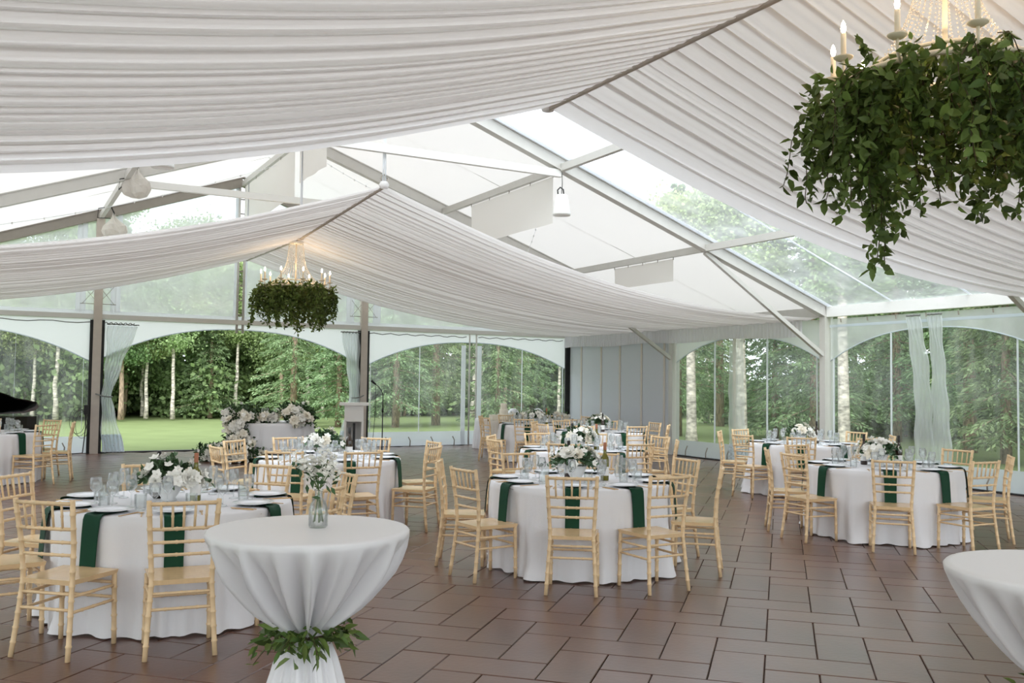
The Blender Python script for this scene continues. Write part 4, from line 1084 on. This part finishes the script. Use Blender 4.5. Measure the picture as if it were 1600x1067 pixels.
c = rect_cloth(1.28, 0.38, 0.752, 0.07).build('tablecloth', 'linen', None, True); c.location = (6.9, -1.45, 0)
tag(c, 'white cloth on the long dessert table along the gable wall', 'tablecloth')
t = thing('cake_table', 'small cake table, hidden under its beige cloth', 'table', (5.82, -2.35, 0))
MB().lathe([(0, 0.70), (0.32, 0.70), (0.32, 0.742), (0, 0.742)], 24).build('tabletop', 'brown_bark', t)
MB().tube([(0, 0, 0), (0, 0, 0.7)], 0.03, 8).build('pedestal', 'alu_dark', t)
MB().lathe([(0, 0.02), (0.22, 0.01), (0.22, 0), (0, 0)], 20).build('foot', 'alu_dark', t)
c = cloth_mesh(0.34, 0.75, 9, 96, 0.05, False).build('tablecloth', 'beige_linen', None, True); c.location = (5.82, -2.35, 0)
tag(c, 'beige cloth on the small cake table', 'tablecloth')
t = thing('wedding_cake', 'three-tier ivory cake on the small cake table', 'cake', (5.80, -2.35, 0.755))
for r, z0, z1 in ((0.135, 0.0, 0.13), (0.105, 0.13, 0.26), (0.078, 0.26, 0.40)):
    MB().lathe([(0, z0), (r, z0), (r+0.002, z0+0.01), (r, z1-0.012), (r-0.012, z1), (0, z1)], 28).build('tier', 'cake_icing', t, True)
t = thing('cake_box', 'low ivory box left of the three-tier cake', 'box', (5.56, -2.30, 0.752))
MB().box((-0.085, -0.085, 0), (0.085, 0.085, 0.11)).build('body', 'cake_icing', t)
MB().box((-0.09, -0.09, 0.11), (0.09, 0.09, 0.128)).build('lid', 'cake_icing', t)
floral('table_garland', 'leafy garland with white blooms along the dessert table',
       [(6.1, -1.65, 0.79), (6.9, -1.68, 0.80), (8.05, -1.65, 0.80)], 14, 20, 800, lambda q: 0.055, 51)
for k, x in enumerate((6.62, 7.35)):
    t = thing('chafing_dish', 'pale covered dish, %s one on the dessert table' % ('left' if k == 0 else 'right'), 'dish', (x, -1.35, 0.753))
    MB().box((-0.2, -0.14, 0), (0.2, 0.14, 0.14)).build('tray', 'porcelain', t)
    MB().lathe([(0.0, 0.25), (0.06, 0.24), (0.13, 0.19), (0.145, 0.14)], 20).build('cover', 'porcelain', t, True)

# ------------------------------------------------------------------ grand piano
t = thing('grand_piano', 'black grand piano with raised lid behind the far left table', 'piano', (-6.05, -3.35, 0), 0.06)
out = [(-0.05, -0.74), (0.35, -0.74), (0.75, -0.72), (1.05, -0.60), (1.25, -0.38), (1.42, -0.16), (1.62, -0.04), (1.78, 0.08), (1.84, 0.28), (1.80, 0.52), (1.62, 0.68), (1.2, 0.74), (-0.05, 0.74)]
MB().prism(out, 0.60, 0.93).build('case', 'piano_black', t)
MB().box((-0.42, -0.74, 0.60), (-0.05, 0.74, 0.72)).build('key_bed', 'piano_black', t)
for k in range(40):
    y = -0.66+1.32*k/40; 
    if k == 0: KM = MB().box((-0.33, 0, 0.72), (-0.12, 0.031, 0.745)).mesh('key', 'ivory', False)
    link('key', KM, t, (0, y, 0))
MB().box((-0.12, -0.70, 0.72), (-0.05, 0.70, 0.95)).build('fallboard', 'piano_black', t)
lid = MB(); ang = math.radians(19); ca, sa = math.cos(ang), math.sin(ang)
n = len(out)
vs = []
for dz in (0.0, 0.025):
    for x, y in out:
        d = 0.74-y; vs.append((x, 0.74-d*ca-dz*sa, 0.945+d*sa+dz*ca))
lid.add(vs, [tuple(range(n-1, -1, -1)), tuple(range(n, 2*n))]+[(i, (i+1) % n, n+(i+1) % n, n+i) for i in range(n)]).build('lid', 'piano_black', t)
MB().tube([(0.35, -0.6, 0.93), (0.35, -0.62, 1.36)], 0.014, 6).build('lid_prop', 'piano_black', t)
for x, y in ((0.05, -0.6), (0.05, 0.6), (1.5, 0.4)): MB().tube([(x, y, 0.03), (x, y, 0.3), (x, y, 0.60)], [0.035, 0.05, 0.07], 10).build('leg', 'piano_black', t, True)
MB().box((0.1, -0.08, 0.10), (0.2, 0.08, 0.60)).build('pedal_lyre', 'piano_black', t)
# coiled cable at the gable post
t = thing('coiled_cable', 'coil of black cable at the left gable post', 'cable', (-3.30, -0.2, 0))
for k in range(3):
    pts = [(-0.05*k+0.13*math.cos(a)*(1+0.1*k), -0.02*k, 0.62+0.28*math.sin(a)+0.05*k) for a in np.linspace(0, 2*PI, 21)]
    MB().tube(pts, 0.005, 5).build('loop', 'black_wire', t, True)
MB().tube([(0.05, 0.0, 1.0), (0.07, -0.02, 0.6), (0.02, -0.04, 0.03), (-0.3, -0.06, 0.01)], 0.012, 6).build('lead', 'black_wire', t, True)
MB().box((0.02, -0.03, 0.85), (0.12, 0.05, 1.05)).build('plug_box', 'black_wire', t)

# ------------------------------------------------------------------ trees
def deciduous(seed, H, r0, nleaf, crown0, spread, leafm, bark):
    rng = np.random.default_rng(seed); tr = MB()
    n = 12; path = []; x = y = 0
    for i in range(n+1):
        path.append((x, y, H*i/n)); x += rng.normal()*0.045; y += rng.normal()*0.045
    tr.tube(path, [r0*(1-0.85*i/n)*(1.25 if i == 0 else 1) for i in range(n+1)], 9)
    P = []; blobs = []
    for k in range(26):
        f_ = rng.uniform(crown0, 0.98); i = min(int(f_*n), n-1); b = np.array(path[i])
        a = rng.uniform(0, 6.28); ln = spread*(1-0.55*abs(f_-0.6))*rng.uniform(0.5, 1.1)
        e = b + np.array([math.cos(a)*ln, math.sin(a)*ln, ln*rng.uniform(-0.1, 0.5)])
        tr.tube([tuple(b), tuple(b*0.5+e*0.5+np.array([0, 0, 0.1])), tuple(e)], [0.035, 0.022, 0.008], 5)
        for q in np.linspace(0.3, 1.0, 4): blobs.append((b*(1-q)+e*q, 0.30+0.35*rng.random()))
    per = nleaf//len(blobs)
    for c, s in blobs: P.append(c + rng.normal(size=(per, 3))*np.array([s, s, s*0.6]))
    P = np.concatenate(P); D = rng.normal(size=P.shape); D[:, 2] -= 0.4
    Vv, Ff = leaves(rng, P, D, 0.17, 0.75, 0.3)
    return tr.mesh('trunk', bark), npmesh('crown', Vv, Ff, leafm)
def conifer(seed, H, r0, nleaf, z0, spread):
    rng = np.random.default_rng(seed); tr = MB()
    tr.tube([(0, 0, 0), (0.03, 0, H*0.3), (-0.03, 0.03, H*0.7), (0, 0, H)], [r0*1.2, r0*0.9, r0*0.45, 0.02], 9)
    P, D = [], []
    nb = 110
    per = nleaf//nb
    for k in range(nb):
        f_ = (k+rng.random())/nb; z = z0+(H-z0)*f_; a = k*2.4+rng.normal()*0.3
        ln = spread*(1-f_)**0.75*rng.uniform(0.7, 1.1)+0.2
        d = np.array([math.cos(a), math.sin(a), 0]); s = np.array([-d[1], d[0], 0])
        if k % 2 == 0: tr.tube([(0, 0, z), tuple(d*ln*0.6+np.array([0, 0, z-0.12*ln])), tuple(d*ln+np.array([0, 0, z-0.22*ln]))], [0.03, 0.02, 0.006], 4)
        q = rng.random(per)**0.7
        side = rng.normal(size=per)*0.20*ln*(1.05-q*0.75)
        p = d[None]*ln*q[:, None] + s[None]*side[:, None]
        p[:, 2] = z - 0.22*ln*q**1.5 - np.abs(side)*0.35 + rng.normal(size=per)*0.05
        P.append(p); D.append(d[None]*0.8 + s[None]*np.sign(side)[:, None]*0.7 + rng.normal(size=(per, 3))*0.3 + np.array([0, 0, -0.5]))
    P, D = np.concatenate(P), np.concatenate(D)
    Vv, Ff = leaves(rng, P, D, 0.21, 0.34, 0.4)
    return tr.mesh('trunk', 'brown_bark'), npmesh('crown', Vv, Ff, 'needle')
DEC = [deciduous(s, h, r, 15000, c, sp, lm, bk) for s, h, r, c, sp, lm, bk in (
    (1, 10.5, 0.13, 0.46, 1.7, 'tree_leaf', 'birch_bark'), (2, 12.0, 0.14, 0.48, 1.9, 'tree_leaf', 'birch_bark'),
    (3, 9.5, 0.12, 0.28, 1.8, 'dark_leaf', 'brown_bark'), (4, 11.5, 0.17, 0.33, 2.1, 'dark_leaf', 'brown_bark'))]
CON = [conifer(s, h, r, 17000, z, sp) for s, h, r, z, sp in ((11, 13.0, 0.20, 1.4, 2.7), (12, 11.0, 0.16, 0.9, 2.4), (13, 14.5, 0.24, 2.4, 3.0))]
BUSH = []
for s in (31, 32):
    rng = np.random.default_rng(s); c = rng.normal(size=(30, 3))*np.array([0.8, 0.8, 0.35])+np.array([0, 0, 0.9])
    P = (c[:, None]+rng.normal(size=(30, 150, 3))*np.array([0.3, 0.3, 0.25])).reshape(-1, 3); P[:, 2] = np.abs(P[:, 2])
    BUSH.append((MB().tube([(0, 0, 0), (0.05, 0, 0.9)], 0.04, 6).mesh('trunk', 'brown_bark'), npmesh('crown', *leaves(rng, P, rng.normal(size=P.shape), 0.15, 0.7), 'dark_leaf')))
BIGT = []
for s, bark, lean in ((1, 'birch_bark', 0.0), (2, 'brown_bark', 0.0), (3, 'brown_bark', 0.2)):
    rng = np.random.default_rng(s+60)
    pth = [(lean*(z**1.15)+0.05*math.sin(z*0.8+s), 0.04*math.sin(z*0.7), z) for z in np.linspace(0, 6.5, 14)]
    BIGT.append(MB().tube(pth, [0.25*(1.3 if i == 0 else 1-0.5*i/13) for i in range(14)], 12).mesh('trunk', bark))
tr_rng = random.Random(8); 
def tree(name, pair, x, y, sc, lab, group, rz=None):
    t = thing(name, lab, 'tree', (x, y, -0.08), tr_rng.uniform(0, 6.28) if rz is None else rz, group)
    t.scale = (sc, sc, sc*tr_rng.uniform(0.92, 1.08))
    link('trunk', pair[0], t); link('crown', pair[1], t)
    return t
# deciduous belt beyond the gable
for row, (dist, n, x0, x1) in enumerate(((20.5, 34, -16, 24), (23.5, 30, -19, 30), (27.0, 26, -22, 34), (31.5, 22, -26, 40))):
    for k in range(n):
        x = x0+(x1-x0)*(k+0.5)/n + tr_rng.uniform(-0.7, 0.7); y = dist+tr_rng.uniform(-1.0, 1.0) - 0.12*max(0, x-2)
        p = DEC[(k*3+row) % 4 if row else (0, 1, 1, 3, 0)[k % 5]] if tr_rng.random() < (0.95 if row == 0 else 0.75) else CON[k % 3]
        con = p in CON
        tree('pine_tree' if con else 'birch_tree', p, x, y, tr_rng.uniform(0.60, 0.78) if row < 2 else tr_rng.uniform(0.70, 0.86),
             ('dark conifer' if con else 'slender leafy tree') + (' at the lawn edge beyond the open gable bay' if row == 0 else ' deeper in the wood beyond the gable'), ('lawn edge trees' if row == 0 else 'trees deep in the gable wood') + (' conifer' if con else ''))
    if row in (1, 2, 3):
        for k in range(20):
            tree('shrub', BUSH[k % 2], x0+(x1-x0)*(k+0.5)/20+tr_rng.uniform(-0.8, 0.8), dist+1+tr_rng.uniform(-0.6, 0.6)-0.12*max(0, x0+(x1-x0)*k/20), tr_rng.uniform(1.2, 2.0), 'dark shrub in the shade under the gable wood', 'woodland shrubs')
# conifers close behind the right part of the gable
for x, y, k, s in ((5.6, 9.5, 1, 0.62), (7.4, 8.6, 0, 0.6), (9.4, 9.6, 2, 0.6), (11.4, 8.5, 1, 0.66), (5.0, 13.0, 0, 0.62), (13.5, 10.5, 2, 0.6)):
    tree('pine_tree', CON[k], x, y, s, 'drooping pine close behind the right bay of the gable', 'pines behind the right gable bay')
# right of the tent
spots = [(15.0, -3.5, 0, .95), (16.5, -0.5, 1, .9), (14.2, 1.5, 2, .85), (17.5, -6.5, 2, .9), (15.2, -9.0, 1, .95), (19.0, -3.0, 0, 1.0), (18.5, -10.5, 0, 1.0), (21.5, -7.0, 2, 1.0), (20.5, 1.5, 1, 1.0), (22.5, -12.5, 1, 1.0), (17.0, -13.5, 1, .85), (24.0, -2.0, 0, 1.1), (25.5, -9.0, 2, 1.1), (19.5, 5.5, 2, 1.0), (27.0, -15.0, 0, 1.1), (15.0, 5.5, 0, .9), (24.0, -17.0, 2, 1.0), (20.5, -17.5, 0, .9), (28, -4, 1, 1.1), (25, 5, 2, 1.1)]
for x, y, k, s in spots:
    tree('spruce_tree', CON[k], x, y, s*0.72, 'spruce with drooping boughs outside the right wall', 'spruces outside the right wall')
for k in range(30):
    x = tr_rng.uniform(22, 36); y = tr_rng.uniform(-24, 12)
    tree('birch_tree', DEC[k % 4], x, y, tr_rng.uniform(0.8, 1.0), 'leafy tree in the wood far outside the right wall', 'leafy trees outside the right wall')
for k in range(16):
    tree('shrub', BUSH[k % 2], tr_rng.uniform(21, 28), -20+30*k/16, tr_rng.uniform(1, 1.6), 'dark shrub among the trees outside the right wall', 'shrubs outside the right wall')
# left of the tent
for k in range(10):
    tree('birch_tree', DEC[k % 4], tr_rng.uniform(-44, -34), -26+40*k/10, tr_rng.uniform(0.9, 1.15), 'leafy tree far outside the left wall', 'leafy trees outside the left wall')
for (x, y, k, sc, lab) in ((12.2, -1.6, 0, 0.9, 'pale birch trunk seen just right of the white panelled wall'), (13.4, -2.2, 1, 0.9, 'brown trunk between the two pale birch trunks'), (12.4, -3.4, 0, 0.95, 'second pale birch trunk right of the white panelled wall'),
                        (13.0, -6.3, 0, 0.9, 'pale trunk just left of the middle right-wall post'), (13.6, -11.2, 1, 1.5, 'thick grey trunk behind the right-hand flowers'), (12.9, -13.9, 2, 1.0, 'leaning grey trunk at the right edge of the photo'), (15.0, -12.4, 2, 0.55, 'thin leaning trunk left of the big leaning one')):
    t = thing('tree_trunk', lab, 'tree', (x, y, -0.08), 0.0 if k < 2 else -0.55); t.scale = (sc*0.68, sc*0.68, 1)
    link('trunk', BIGT[k], t)
    link('crown', (DEC[k % 4])[1], t, (0, 0, 1.6), None, (1.1, 1.1, 0.55))
